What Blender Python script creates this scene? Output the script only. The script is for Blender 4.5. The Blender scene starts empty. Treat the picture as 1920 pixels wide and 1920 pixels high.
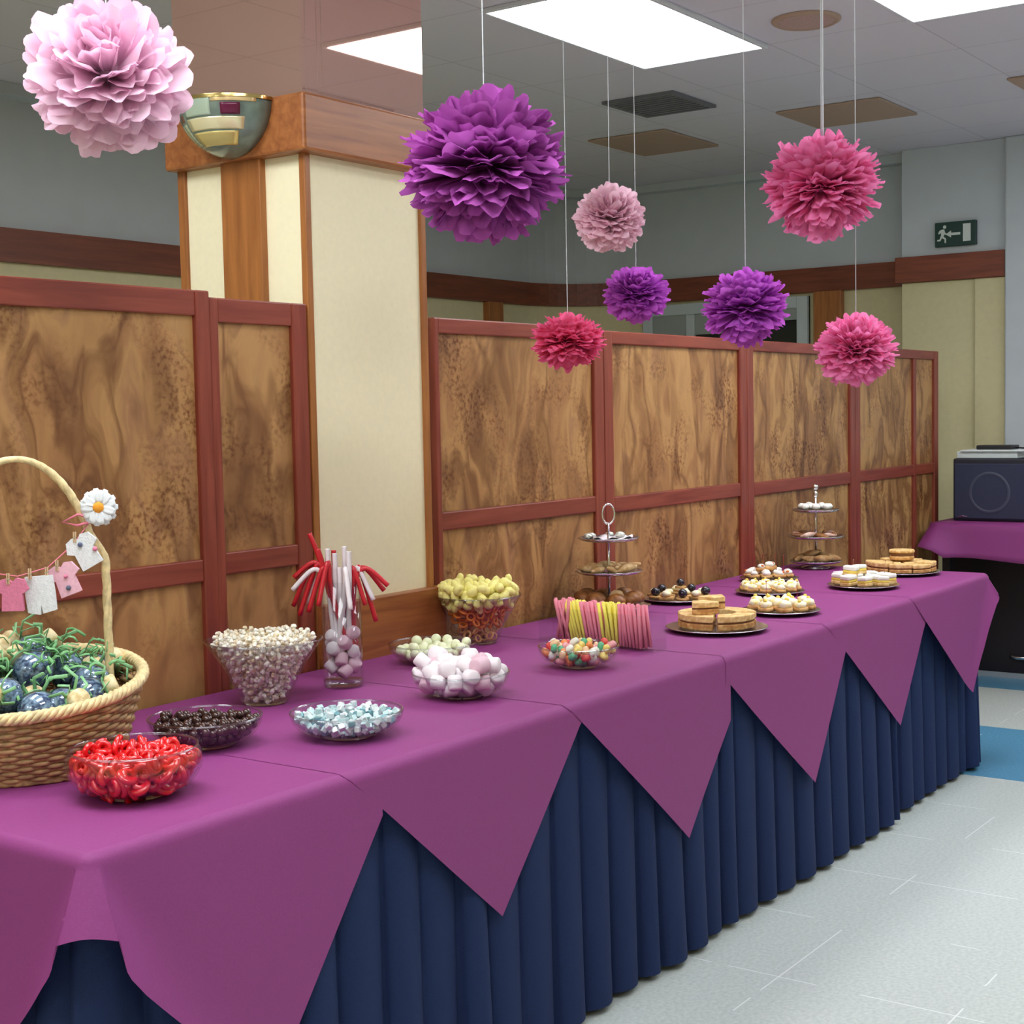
import bpy, math, random
from mathutils import Vector, Matrix
from math import sin, cos, pi, sqrt, exp, atan2, radians

S = bpy.context.scene
COL = S.collection
R = random.Random(7)

# ------------------------------------------------------------------ camera
cam_d = bpy.data.cameras.new('camera')
cam_d.sensor_width = 36.0
cam_d.lens = 2778.12 / 1920 * 36.0
cam_d.clip_start = 0.05
cam_d.clip_end = 100
cam = bpy.data.objects.new('camera', cam_d)
COL.objects.link(cam)
rt = Vector((0.57895722, -0.81511768, -0.01979123))
up = Vector((0.06587424, 0.02256751, 0.9975727))
fw = Vector((0.81269251, 0.57885565, -0.06676087))
M = Matrix(((rt.x, up.x, -fw.x, -1.457816), (rt.y, up.y, -fw.y, -1.866136), (rt.z, up.z, -fw.z, 1.456868), (0, 0, 0, 1)))
cam.matrix_world = M
S.camera = cam

# ------------------------------------------------------------------ world, exposure
w = bpy.data.worlds.new('world')
S.world = w
w.use_nodes = True
w.node_tree.nodes['Background'].inputs[0].default_value = (0.8, 0.85, 0.9, 1)
w.node_tree.nodes['Background'].inputs[1].default_value = 0.02
S.view_settings.view_transform = 'Standard'
S.view_settings.look = 'None'
S.view_settings.gamma = 1
S.view_settings.exposure = 0.0
S.cycles.max_bounces = 10
S.cycles.transparent_max_bounces = 24
S.cycles.caustics_reflective = False
S.cycles.caustics_refractive = False
S.cycles.sample_clamp_indirect = 6
LAMP = 14.0          # strength of the fluorescent ceiling panels

# ------------------------------------------------------------------ materials
def lin(c):
    return tuple(((v / 255) / 12.92 if v / 255 <= .04045 else ((v / 255 + .055) / 1.055) ** 2.4) for v in c) + (1,)

def mat(name, rgb, rough=.6, metal=0, spec=.5, noise=0, nscale=40, bump=0, bscale=200, sheen=0, coat=0, trans=0, sub=0):
    m = bpy.data.materials.new(name)
    m.use_nodes = True
    nt = m.node_tree
    b = nt.nodes['Principled BSDF']
    b.inputs['Base Color'].default_value = lin(rgb)
    b.inputs['Roughness'].default_value = rough
    b.inputs['Metallic'].default_value = metal
    b.inputs['Specular IOR Level'].default_value = spec
    b.inputs['Coat Weight'].default_value = coat
    b.inputs['Sheen Weight'].default_value = sheen
    tc = nt.nodes.new('ShaderNodeTexCoord')
    if noise:
        n = nt.nodes.new('ShaderNodeTexNoise')
        n.inputs['Scale'].default_value = nscale
        n.inputs['Detail'].default_value = 5
        nt.links.new(tc.outputs['Object'], n.inputs['Vector'])
        r = nt.nodes.new('ShaderNodeValToRGB')
        c = lin(rgb)
        r.color_ramp.elements[0].position = .3
        r.color_ramp.elements[1].position = .7
        r.color_ramp.elements[0].color = tuple(v * (1 - noise) for v in c[:3]) + (1,)
        r.color_ramp.elements[1].color = tuple(min(1, v * (1 + noise)) for v in c[:3]) + (1,)
        nt.links.new(n.outputs['Fac'], r.inputs[0])
        nt.links.new(r.outputs[0], b.inputs['Base Color'])
    if bump:
        n2 = nt.nodes.new('ShaderNodeTexNoise')
        n2.inputs['Scale'].default_value = bscale
        nt.links.new(tc.outputs['Object'], n2.inputs['Vector'])
        bp = nt.nodes.new('ShaderNodeBump')
        bp.inputs['Strength'].default_value = bump
        bp.inputs['Distance'].default_value = .002
        nt.links.new(n2.outputs['Fac'], bp.inputs['Height'])
        nt.links.new(bp.outputs[0], b.inputs['Normal'])
    return m

def ramp(nt, src, stops):
    r = nt.nodes.new('ShaderNodeValToRGB')
    e = r.color_ramp.elements
    while len(e) < len(stops):
        e.new(.5)
    for i, (p, c) in enumerate(stops):
        e[i].position = p
        e[i].color = c if len(c) == 4 else lin(c)
    nt.links.new(src, r.inputs[0])
    return r.outputs[0]

def wood(name, c1, c2, axis='Z', rough=.4, scale=1.0):
    m = bpy.data.materials.new(name)
    m.use_nodes = True
    nt = m.node_tree
    b = nt.nodes['Principled BSDF']
    b.inputs['Roughness'].default_value = rough
    g = nt.nodes.new('ShaderNodeNewGeometry')
    mp = nt.nodes.new('ShaderNodeMapping')
    s = [26 * scale] * 3
    s['XYZ'.index(axis)] = 2.0 * scale
    mp.inputs['Scale'].default_value = s
    nt.links.new(g.outputs['Position'], mp.inputs['Vector'])
    n = nt.nodes.new('ShaderNodeTexNoise')
    n.inputs['Scale'].default_value = 1.6
    n.inputs['Detail'].default_value = 6
    n.inputs['Distortion'].default_value = .6
    nt.links.new(mp.outputs[0], n.inputs['Vector'])
    nt.links.new(ramp(nt, n.outputs['Fac'], [(.32, c1), (.68, c2)]), b.inputs['Base Color'])
    return m

def burl(name):
    m = bpy.data.materials.new(name)
    m.use_nodes = True
    nt = m.node_tree
    b = nt.nodes['Principled BSDF']
    b.inputs['Roughness'].default_value = .42
    b.inputs['Specular IOR Level'].default_value = .35
    g = nt.nodes.new('ShaderNodeNewGeometry')
    mp = nt.nodes.new('ShaderNodeMapping')
    mp.inputs['Scale'].default_value = (4.2, 1, 1.7)
    nt.links.new(g.outputs['Position'], mp.inputs['Vector'])
    warp = nt.nodes.new('ShaderNodeTexNoise')
    warp.inputs['Scale'].default_value = 1.3
    warp.inputs['Detail'].default_value = 2
    nt.links.new(mp.outputs[0], warp.inputs['Vector'])
    add = nt.nodes.new('ShaderNodeVectorMath')
    add.operation = 'MULTIPLY_ADD'
    nt.links.new(warp.outputs['Color'], add.inputs[0])
    add.inputs[1].default_value = (1.6, 1.6, 1.6)
    nt.links.new(mp.outputs[0], add.inputs[2])
    n = nt.nodes.new('ShaderNodeTexNoise')
    n.inputs['Scale'].default_value = 1.15
    n.inputs['Detail'].default_value = 6
    n.inputs['Distortion'].default_value = 1.1
    nt.links.new(add.outputs[0], n.inputs['Vector'])
    base = ramp(nt, n.outputs['Fac'], [(.25, (134, 94, 64)), (.42, (172, 124, 78)), (.55, (192, 146, 92)), (.66, (170, 124, 84)), (.8, (200, 154, 100))])
    # dark veins: narrow band of the same warped noise
    n3 = nt.nodes.new('ShaderNodeTexNoise')
    n3.inputs['Scale'].default_value = .9
    n3.inputs['Detail'].default_value = 4
    n3.inputs['Distortion'].default_value = .8
    nt.links.new(add.outputs[0], n3.inputs['Vector'])
    vein = ramp(nt, n3.outputs['Fac'], [(.40, (255, 255, 255)), (.495, (168, 146, 134)), (.57, (255, 255, 255))])
    mx = nt.nodes.new('ShaderNodeMixRGB')
    mx.blend_type = 'MULTIPLY'
    mx.inputs[0].default_value = .75
    nt.links.new(base, mx.inputs[1])
    nt.links.new(vein, mx.inputs[2])
    # speckled eyes of the burl
    n4 = nt.nodes.new('ShaderNodeTexNoise')
    n4.inputs['Scale'].default_value = 75
    n4.inputs['Detail'].default_value = 3
    nt.links.new(g.outputs['Position'], n4.inputs['Vector'])
    n5 = nt.nodes.new('ShaderNodeTexNoise')
    n5.inputs['Scale'].default_value = 4.5
    nt.links.new(g.outputs['Position'], n5.inputs['Vector'])
    msk = ramp(nt, n5.outputs['Fac'], [(.46, (0, 0, 0)), (.66, (255, 255, 255))])
    spk = ramp(nt, n4.outputs['Fac'], [(.36, (186, 160, 146)), (.54, (255, 255, 255))])
    mx2 = nt.nodes.new('ShaderNodeMixRGB')
    mx2.blend_type = 'MULTIPLY'
    nt.links.new(msk, mx2.inputs[0])
    nt.links.new(mx.outputs[0], mx2.inputs[1])
    nt.links.new(spk, mx2.inputs[2])
    nt.links.new(mx2.outputs[0], b.inputs['Base Color'])
    return m

def glass(name, tint=(.97, .98, .98), boost=1.0):
    m = bpy.data.materials.new(name)
    m.use_nodes = True
    nt = m.node_tree
    nt.nodes.clear()
    out = nt.nodes.new('ShaderNodeOutputMaterial')
    t = nt.nodes.new('ShaderNodeBsdfTransparent')
    t.inputs[0].default_value = tint + (1,)
    gl = nt.nodes.new('ShaderNodeBsdfGlossy')
    gl.inputs['Roughness'].default_value = .02
    fr = nt.nodes.new('ShaderNodeLayerWeight')      # symmetric on both sides of the thin wall
    pw = nt.nodes.new('ShaderNodeMath')
    pw.operation = 'POWER'
    pw.inputs[1].default_value = 4.2
    nt.links.new(fr.outputs['Facing'], pw.inputs[0])
    ml = nt.nodes.new('ShaderNodeMath')
    ml.operation = 'MULTIPLY_ADD'
    ml.use_clamp = True
    ml.inputs[1].default_value = .55 * boost
    ml.inputs[2].default_value = .045 * boost
    mx = nt.nodes.new('ShaderNodeMixShader')
    nt.links.new(pw.outputs[0], ml.inputs[0])
    nt.links.new(ml.outputs[0], mx.inputs[0])
    nt.links.new(t.outputs[0], mx.inputs[1])
    nt.links.new(gl.outputs[0], mx.inputs[2])
    nt.links.new(mx.outputs[0], out.inputs[0])
    return m

def paper(name, rgb, k=.36):
    m = bpy.data.materials.new(name)
    m.use_nodes = True
    nt = m.node_tree
    nt.nodes.clear()
    out = nt.nodes.new('ShaderNodeOutputMaterial')
    d = nt.nodes.new('ShaderNodeBsdfDiffuse')
    t = nt.nodes.new('ShaderNodeBsdfTranslucent')
    d.inputs[0].default_value = lin(rgb)
    t.inputs[0].default_value = lin(rgb)
    mx = nt.nodes.new('ShaderNodeMixShader')
    mx.inputs[0].default_value = k
    nt.links.new(d.outputs[0], mx.inputs[1])
    nt.links.new(t.outputs[0], mx.inputs[2])
    nt.links.new(mx.outputs[0], out.inputs[0])
    return m

def emit(name, rgb, st):
    m = bpy.data.materials.new(name)
    m.use_nodes = True
    nt = m.node_tree
    b = nt.nodes['Principled BSDF']
    b.inputs['Base Color'].default_value = lin(rgb)
    b.inputs['Emission Color'].default_value = lin(rgb)
    b.inputs['Emission Strength'].default_value = st
    return m

def floor_mat():
    m = bpy.data.materials.new('floor_tiles')
    m.use_nodes = True
    nt = m.node_tree
    b = nt.nodes['Principled BSDF']
    b.inputs['Roughness'].default_value = .32
    g = nt.nodes.new('ShaderNodeNewGeometry')
    sp = nt.nodes.new('ShaderNodeSeparateXYZ')
    nt.links.new(g.outputs['Position'], sp.inputs[0])
    def math_(op, a, bb, c=None):
        n = nt.nodes.new('ShaderNodeMath')
        n.operation = op
        for i, v in enumerate((a, bb, c)):
            if v is None: continue
            if isinstance(v, (int, float)): n.inputs[i].default_value = v
            else: nt.links.new(v, n.inputs[i])
        return n.outputs[0]
    x, y = sp.outputs[0], sp.outputs[1]
    T = .46
    def grout(c, off):
        f = math_('FRACT', math_('DIVIDE', math_('SUBTRACT', c, off), T), 0)
        e = math_('MINIMUM', f, math_('SUBTRACT', 1, f))
        return math_('LESS_THAN', e, .0045)
    gr = math_('MAXIMUM', grout(x, 2.41), grout(y, -.25))
    b1 = math_('MULTIPLY', math_('GREATER_THAN', x, 4.25), math_('LESS_THAN', x, 5.17))
    b2 = math_('MULTIPLY', math_('GREATER_THAN', x, 6.09), math_('LESS_THAN', x, 7.01))
    blue = math_('MAXIMUM', b1, b2)
    n = nt.nodes.new('ShaderNodeTexNoise')
    n.inputs['Scale'].default_value = 90
    n.inputs['Detail'].default_value = 4
    nt.links.new(g.outputs['Position'], n.inputs['Vector'])
    c1 = ramp(nt, n.outputs['Fac'], [(.35, (196, 204, 199)), (.65, (214, 221, 216))])
    c2 = ramp(nt, n.outputs['Fac'], [(.35, (84, 146, 182)), (.65, (104, 164, 198))])
    def mix(f, a, c):
        q = nt.nodes.new('ShaderNodeMixRGB')
        nt.links.new(f, q.inputs[0])
        for i, v in ((1, a), (2, c)):
            if isinstance(v, tuple): q.inputs[i].default_value = lin(v)
            else: nt.links.new(v, q.inputs[i])
        return q.outputs[0]
    # grout brightness is broken up: lines fade in and out
    n2 = nt.nodes.new('ShaderNodeTexNoise')
    n2.inputs['Scale'].default_value = 3
    nt.links.new(g.outputs['Position'], n2.inputs['Vector'])
    gm = math_('MULTIPLY', gr, math_('GREATER_THAN', n2.outputs['Fac'], .5))
    nt.links.new(mix(gm, mix(blue, c1, c2), (240, 244, 242)), b.inputs['Base Color'])
    return m

def ceil_mat():
    m = bpy.data.materials.new('ceiling_tiles')
    m.use_nodes = True
    nt = m.node_tree
    b = nt.nodes['Principled BSDF']
    b.inputs['Roughness'].default_value = .9
    g = nt.nodes.new('ShaderNodeNewGeometry')
    mp = nt.nodes.new('ShaderNodeMapping')
    mp.inputs['Location'].default_value = (-2.9, -.18, 0)
    nt.links.new(g.outputs['Position'], mp.inputs['Vector'])
    br = nt.nodes.new('ShaderNodeTexBrick')
    br.offset = 0
    br.inputs['Scale'].default_value = 1
    br.inputs['Brick Width'].default_value = .575
    br.inputs['Row Height'].default_value = .575
    br.inputs['Mortar Size'].default_value = .003
    br.inputs['Color1'].default_value = lin((224, 221, 228))
    br.inputs['Color2'].default_value = lin((221, 218, 226))
    br.inputs['Mortar'].default_value = lin((196, 194, 202))
    nt.links.new(mp.outputs[0], br.inputs['Vector'])
    nt.links.new(br.outputs[0], b.inputs['Base Color'])
    return m

def wicker():
    m = mat('wicker', (176, 142, 96), .55, noise=.35, nscale=60)
    return m

def grated(name, c1, c2, scale, rough=.6, pos=(.4, .6)):
    m = bpy.data.materials.new(name)
    m.use_nodes = True
    nt = m.node_tree
    b = nt.nodes['Principled BSDF']
    b.inputs['Roughness'].default_value = rough
    tc = nt.nodes.new('ShaderNodeTexCoord')
    n = nt.nodes.new('ShaderNodeTexNoise')
    n.inputs['Scale'].default_value = scale
    n.inputs['Detail'].default_value = 4
    nt.links.new(tc.outputs['Object'], n.inputs['Vector'])
    nt.links.new(ramp(nt, n.outputs['Fac'], [(pos[0], c1), (pos[1], c2)]), b.inputs['Base Color'])
    return m

MH = wood('mahogany_frame', (124, 50, 38), (152, 72, 54), 'X', .38)
MHV = wood('mahogany_stile', (124, 50, 38), (152, 72, 54), 'Z', .38)
OAK = wood('orange_oak_band', (140, 80, 42), (176, 110, 60), 'X', .35)
OAKY = wood('orange_oak_band_side', (140, 80, 42), (176, 110, 60), 'Y', .35)
OAKV = wood('orange_oak_post', (146, 88, 44), (178, 114, 58), 'Z', .35)
DKB = wood('dark_band', (108, 54, 34), (132, 70, 44), 'X', .45)
DKBY = wood('dark_band_side', (112, 54, 36), (138, 70, 46), 'Y', .45)
BURL = burl('burl_veneer')
CREAM = mat('cream_panel', (246, 236, 198), .7, noise=.02, nscale=60)
CREAMB = mat('cream_wall', (214, 204, 160), .85, noise=.03, nscale=30)
GREYW = mat('grey_wall', (196, 202, 204), .9, noise=.02, nscale=8)
WHITEW = mat('white_wall', (200, 208, 212), .9, noise=.02, nscale=8)
MIRR = mat('bronze_mirror', (232, 190, 176), .02, metal=.82)
FLOOR = floor_mat()
CEIL = ceil_mat()
CLOTH = mat('plum_cloth', (143, 60, 124), .6, spec=.35, noise=.05, nscale=220, bump=.25, bscale=900)
NAVY = mat('navy_cloth', (33, 47, 86), .8, spec=.2, noise=.12, nscale=260)
GLASS = glass('clear_glass', boost=1.05)
GLASSB = glass('clear_glass_base', (.9, .93, .93), 2.2)
CHROME = mat('chrome', (225, 225, 228), .12, metal=1)
SILVER = mat('silver_plate', (206, 206, 214), .22, metal=1)
BRASS = mat('brass', (226, 200, 130), .16, metal=1)
WHITE = mat('white_plastic', (238, 240, 240), .5)
BLACKM = mat('black_plastic', (22, 22, 26), .45)

# ------------------------------------------------------------------ mesh helper
class MB:
    def __init__(s): s.v, s.f = [], []
    def add(s, v, f):
        o = len(s.v)
        s.v += [tuple(p) for p in v]
        s.f += [tuple(i + o for i in q) for q in f]
        return s
    def box(s, a, b):
        x0, y0, z0 = a; x1, y1, z1 = b
        return s.add([(x0, y0, z0), (x1, y0, z0), (x1, y1, z0), (x0, y1, z0), (x0, y0, z1), (x1, y0, z1), (x1, y1, z1), (x0, y1, z1)],
                     [(0, 3, 2, 1), (4, 5, 6, 7), (0, 1, 5, 4), (1, 2, 6, 5), (2, 3, 7, 6), (3, 0, 4, 7)])
    def lathe(s, prof, n=40, c=(0, 0), wob=None, sx=1, sy=1):
        v, f = [], []
        for j, (r, z) in enumerate(prof):
            for i in range(n):
                a = 2 * pi * i / n
                rr, zz = (r, z) if wob is None else wob(r, z, a)
                v.append((c[0] + rr * cos(a) * sx, c[1] + rr * sin(a) * sy, zz))
        for j in range(len(prof) - 1):
            for i in range(n):
                k = (i + 1) % n
                f.append((j * n + i, j * n + k, (j + 1) * n + k, (j + 1) * n + i))
        return s.add(v, f)
    def tube(s, pts, r, n=8, caps=True, flat=1.0):
        pts = [Vector(p) for p in pts]
        v, f = [], []
        up_ = Vector((0, 0, 1))
        prev = None
        m = len(pts)
        for j, p in enumerate(pts):
            t = (pts[min(j + 1, m - 1)] - pts[max(j - 1, 0)])
            if t.length < 1e-9: t = Vector((0, 0, 1))
            t.normalize()
            if prev is None:
                a = t.orthogonal().normalized()
            else:
                a = (prev - t * prev.dot(t))
                a = a.normalized() if a.length > 1e-6 else t.orthogonal().normalized()
            prev = a
            b = t.cross(a)
            rr = r(j / (m - 1)) if callable(r) else r
            for i in range(n):
                q = 2 * pi * i / n
                v.append(p + a * cos(q) * rr + b * sin(q) * rr * flat)
        for j in range(m - 1):
            for i in range(n):
                k = (i + 1) % n
                f.append((j * n + i, j * n + k, (j + 1) * n + k, (j + 1) * n + i))
        if caps:
            f.append(tuple(range(n))[::-1])
            f.append(tuple(range((m - 1) * n, m * n)))
        return s.add(v, f)
    def grid(s, P):
        h, wd = len(P), len(P[0])
        return s.add([p for row in P for p in row], [(j * wd + i, j * wd + i + 1, (j + 1) * wd + i + 1, (j + 1) * wd + i) for j in range(h - 1) for i in range(wd - 1)])
    def prism(s, poly, z0, z1):
        n = len(poly)
        v = [(x, y, z0) for x, y in poly] + [(x, y, z1) for x, y in poly]
        return s.add(v, [tuple(range(n))[::-1], tuple(range(n, 2 * n))] + [(i, (i + 1) % n, n + (i + 1) % n, n + i) for i in range(n)])
    def ball(s, c, r, n=10, m=7, sz=1, jit=0, rnd=None):
        v = [(c[0], c[1], c[2] - r * sz)]
        for j in range(1, m):
            a = -pi / 2 + pi * j / m
            for i in range(n):
                q = 2 * pi * i / n
                k = r * (1 + (rnd.uniform(-jit, jit) if rnd else 0))
                v.append((c[0] + k * cos(a) * cos(q), c[1] + k * cos(a) * sin(q), c[2] + k * sin(a) * sz))
        v.append((c[0], c[1], c[2] + r * sz))
        f = []
        for i in range(n):
            f.append((0, 1 + (i + 1) % n, 1 + i))
            f.append((len(v) - 1, 1 + (m - 2) * n + i, 1 + (m - 2) * n + (i + 1) % n))
        for j in range(m - 2):
            for i in range(n):
                k = (i + 1) % n
                f.append((1 + j * n + i, 1 + j * n + k, 1 + (j + 1) * n + k, 1 + (j + 1) * n + i))
        return s.add(v, f)
    def xf(s, M_):
        s.v = [tuple(M_ @ Vector(p)) for p in s.v]
        return s
    def build(s, name, m, parent=None, smooth=False, bevel=0, loc=None, solid=0, subd=0):
        me = bpy.data.meshes.new(name)
        me.from_pydata(s.v, [], s.f)
        me.validate()
        me.update()
        if smooth:
            me.polygons.foreach_set('use_smooth', [True] * len(me.polygons))
        me.materials.append(m)
        o = bpy.data.objects.new(name, me)
        COL.objects.link(o)
        if parent: o.parent = parent
        if loc: o.location = loc
        if solid:
            k = o.modifiers.new('solid', 'SOLIDIFY'); k.thickness = solid; k.offset = -1
        if subd:
            k = o.modifiers.new('sub', 'SUBSURF'); k.levels = subd; k.render_levels = subd
        if bevel:
            k = o.modifiers.new('bevel', 'BEVEL'); k.width = bevel; k.segments = 2; k.limit_method = 'ANGLE'
        return o

def tag(o, label, cat, group=None, kind=None):
    o['label'] = label
    o['category'] = cat
    if group: o['group'] = group
    if kind: o['kind'] = kind
    return o

def thing(name, label, cat, loc=(0, 0, 0), rz=0, group=None, rot=None):
    o = bpy.data.objects.new(name, None)
    o.empty_display_size = .05
    COL.objects.link(o)
    o.location = loc
    o.rotation_euler = rot if rot else (0, 0, rz)
    return tag(o, label, cat, group)

def struct(o):
    o['kind'] = 'structure'
    return o

def dup(o, loc=None, rot=None, sc=None, label=None, group=None, parent=None):
    c = o.copy()
    COL.objects.link(c)
    if parent: c.parent = parent
    if loc is not None: c.location = loc
    if rot is not None: c.rotation_euler = rot
    if sc is not None: c.scale = (sc, sc, sc) if isinstance(sc, (int, float)) else sc
    if label: c['label'] = label
    if group: c['group'] = group
    for ch in list(o.children):
        if ch.name == c.name: continue
        dup(ch, parent=c)
    return c

def rrot(r=R): return (r.uniform(0, 2 * pi), r.uniform(0, 2 * pi), r.uniform(0, 2 * pi))

# ------------------------------------------------------------------ room shell
X0, X1, Y0, Y1, H = -4.6, 7.0, -5.2, 3.65, 2.9
struct(MB().box((X0, Y0, -.1), (X1 + .1, Y1 + .1, 0)).build('floor', FLOOR))
struct(MB().box((X0 - .1, Y0 - .1, H), (X1 + .1, Y1 + .1, H + .1)).build('ceiling', CEIL))
# far wall with a rounded inner corner into the end wall (one profile extruded per height band)
RC = .55
def corner_path(off, xs=X0, ye=Y0):
    p = [(xs, Y1 - off)]
    cx, cy, rr = X1 - RC, Y1 - RC, RC - off
    for i in range(0, 13):
        a = pi / 2 - (pi / 2) * i / 12
        p.append((cx + rr * cos(a), cy + rr * sin(a)))
    return p
def path_slab(pin, pout, z0, z1):
    n = len(pin)
    mb = MB()
    v = [(x, y, z) for z in (z0, z1) for (x, y) in pin] + [(x, y, z) for z in (z0, z1) for (x, y) in pout]
    f = []
    for i in range(n - 1):
        f += [(i, i + 1, n + i + 1, n + i), (2 * n + i, 3 * n + i, 3 * n + i + 1, 2 * n + i + 1),
              (i, 2 * n + i, 2 * n + i + 1, i + 1), (n + i, n + i + 1, 3 * n + i + 1, 3 * n + i)]
    return mb.add(v, f)
struct(path_slab(corner_path(0), corner_path(-.1), 0, 2.15).build('wall_back', CREAMB, smooth=False))
up_ = path_slab(corner_path(0), corner_path(-.1), 2.15, H).build('wall_back_upper', GREYW)
struct(up_)
struct(path_slab(corner_path(.03), corner_path(-.02), 2.15, 2.295).build('trim_1', DKB))
struct(MB().box((X1, Y0, 0), (X1 + .1, Y1 - RC, 2.15)).build('wall_end', CREAMB))
struct(MB().box((X1, Y0, 2.15), (X1 + .1, Y1 - RC, H)).build('wall_end_upper', WHITEW))
struct(MB().box((X1 - .03, 1.22, 2.15), (X1 + .02, Y1 - RC, 2.295)).build('trim_2', DKBY))
struct(MB().box((X0, Y0 - .1, 0), (X1 + .1, Y0, H)).build('wall_front', CREAMB))
struct(MB().box((X0 - .1, Y0, 0), (X0, Y1 + .1, H)).build('wall_near', CREAMB))
# posts on the walls
struct(MB().box((6.02, Y1 - .05, 0), (6.17, Y1, 2.15)).build('trim_3', OAKV, bevel=.004))
struct(MB().box((X1 - .05, 1.68, 0), (X1, 1.86, 2.15)).build('trim_4', OAKV, bevel=.004))
# thin conduit running down the end wall
struct(MB().tube([(X1 - .03, 1.30, 0), (X1 - .03, 1.30, 2.15)], .012).build('trim_5', mat('conduit', (104, 96, 78), .6)))
# columns in the end wall
struct(MB().box((6.80, .655, 0), (X1, 1.25, 2.15)).build('wall_column', CREAMB, bevel=.004))
struct(MB().box((6.80, .655, 2.15), (X1, 1.25, H)).build('wall_column_upper', WHITEW, bevel=.004))
struct(MB().box((6.77, .657, 2.15), (X1, 1.28, 2.295)).build('trim_6', DKBY, bevel=.004))
struct(MB().box((6.785, .657, 0), (6.80, .83, 2.15)).build('trim_7', CREAMB, bevel=.01))
struct(MB().box((6.76, -.9, 0), (X1, .655, H)).build('wall_pilaster', WHITEW, bevel=.01))
struct(MB().box((6.79, .655, 2.155), (X1, .656, 2.16)).build('trim_8', BLACKM))
# ceiling edge shadow moulding
struct(path_slab(corner_path(.10), corner_path(-.02), H - .05, H - .001).build('trim_9', GREYW))
struct(MB().box((X1 - .10, .656, H - .05), (X1, Y1 - RC, H - .001)).build('trim_10', WHITEW))

# windows high in the end wall behind the screens
wf = mat('window_frame_paint', (190, 200, 200), .5)
wg = mat('dark_glazing', (26, 34, 36), .12)
pan = mat('grey_blind', (150, 158, 152), .6)
for k, (ya, yb) in enumerate(((1.90, 2.28), (2.36, 3.05))):
    wn = struct(MB().box((X1 - .02, ya, 1.2), (X1 - .004, yb, 2.13)).build('window_%d' % (k + 1), wg))
    fr = MB()
    t = .07
    fr.box((X1 - .05, ya, 1.2), (X1 - .003, ya + t, 2.13)).box((X1 - .05, yb - t, 1.2), (X1 - .003, yb, 2.13)).box((X1 - .05, ya + t, 2.13 - t), (X1 - .003, yb - t, 2.13)).box((X1 - .05, ya + t, 1.2), (X1 - .003, yb - t, 1.2 + t))
    if k: fr.box((X1 - .045, (ya + yb) / 2 - .03, 1.27), (X1 - .003, (ya + yb) / 2 + .03, 2.06))
    fr.build('window_frame', wf, wn, bevel=.004)
    bl = MB()
    if k: bl.box((X1 - .04, ya + t, 1.93), (X1 - .021, yb - t, 2.06))
    else: bl.box((X1 - .04, ya + t, 1.99), (X1 - .021, yb - t, 2.06))
    bl.build('blind', pan, wn)
    if k: MB().box((X1 - .04, ya + t, 1.27), (X1 - .021, yb - t, 1.83)).build('lower_panel', pan, wn)

# ------------------------------------------------------------------ pillar
PX0, PX1, PY0, PY1 = 1.45, 1.955, .852, 1.34
pil = struct(MB().box((PX0 + .01, PY0 + .01, 0), (PX1 - .01, PY1 - .01, 2.16)).build('pillar_column', CREAM))
tr = MB()
for (a, b) in (((PX0, PY0), (PX0 + .022, PY0 + .022)), ((PX1 - .024, PY0), (PX1, PY0 + .022)), ((PX0, PY1 - .03), (PX0 + .022, PY1)), ((PX1 - .022, PY1 - .022), (PX1, PY1))):
    tr.box((a[0], a[1], 0), (b[0], b[1], 2.16))
tr.build('corner_trim', OAKV, pil, bevel=.003)
MB().box((PX0 - .012, 1.005, 0), (PX0 + .012, 1.155, 2.16)).build('center_post', OAKV, pil, bevel=.003)
MB().box((PX0 - .035, PY0 - .035, 2.15), (PX1 + .03, PY1 + .012, 2.30)).build('band', OAK, pil, bevel=.008)
MB().box((PX0, PY0, 2.30), (PX1, PY1, H - .001)).build('mirror_cladding', MIRR, pil)
MB().box((PX0 + .004, PY0 - .022, .70), (PX1 + .028, PY0 + .02, .95)).build('base_band', OAK, pil, bevel=.003)
MB().box((PX0 + .004, PY0 - .001, 2.296), (PX1 + .002, PY0, 2.304)).build('mirror_edge', BLACKM, pil)

# ------------------------------------------------------------------ ceiling fittings
LAMPM = emit('lamp_diffuser', (246, 250, 255), LAMP)
LFR = mat('lamp_frame', (225, 228, 232), .4)
def lamp_proto():
    t = thing('ceiling_light', 'bright rectangular fluorescent ceiling panel hanging centrally over the buffet', 'ceiling light', (3.47, 1.045, H))
    hw, hl, e = .2875, .575, .018
    MB().box((-hl + e, -hw + e, -.012), (hl - e, hw - e, -.004)).build('diffuser', LAMPM, t)
    fr = MB()
    fr.box((-hl, -hw, -.018), (hl, -hw + e, -.001)).box((-hl, hw - e, -.018), (hl, hw, -.001)).box((-hl, -hw + e, -.018), (-hl + e, hw - e, -.001)).box((hl - e, -hw + e, -.018), (hl, hw - e, -.001))
    fr.build('frame', LFR, t, bevel=.003)
    return t
lp = lamp_proto()
second = dup(lp, (3.47, -.115, H), label='bright fluorescent ceiling panel cut by the top right of the photo')
k = 0
for (x, y) in ((.02, 1.045), (.02, -.115), (.02, -1.275), (-3.43, -.115), (-3.43, 1.045), (3.47, -1.275), (5.9, -1.275), (3.47, -3.6), (-3.43, -2.435)):
    dup(lp, (x, y, H), label='fluorescent ceiling panel outside the frame, lighting the room', group='ceiling panels outside the frame')

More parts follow.
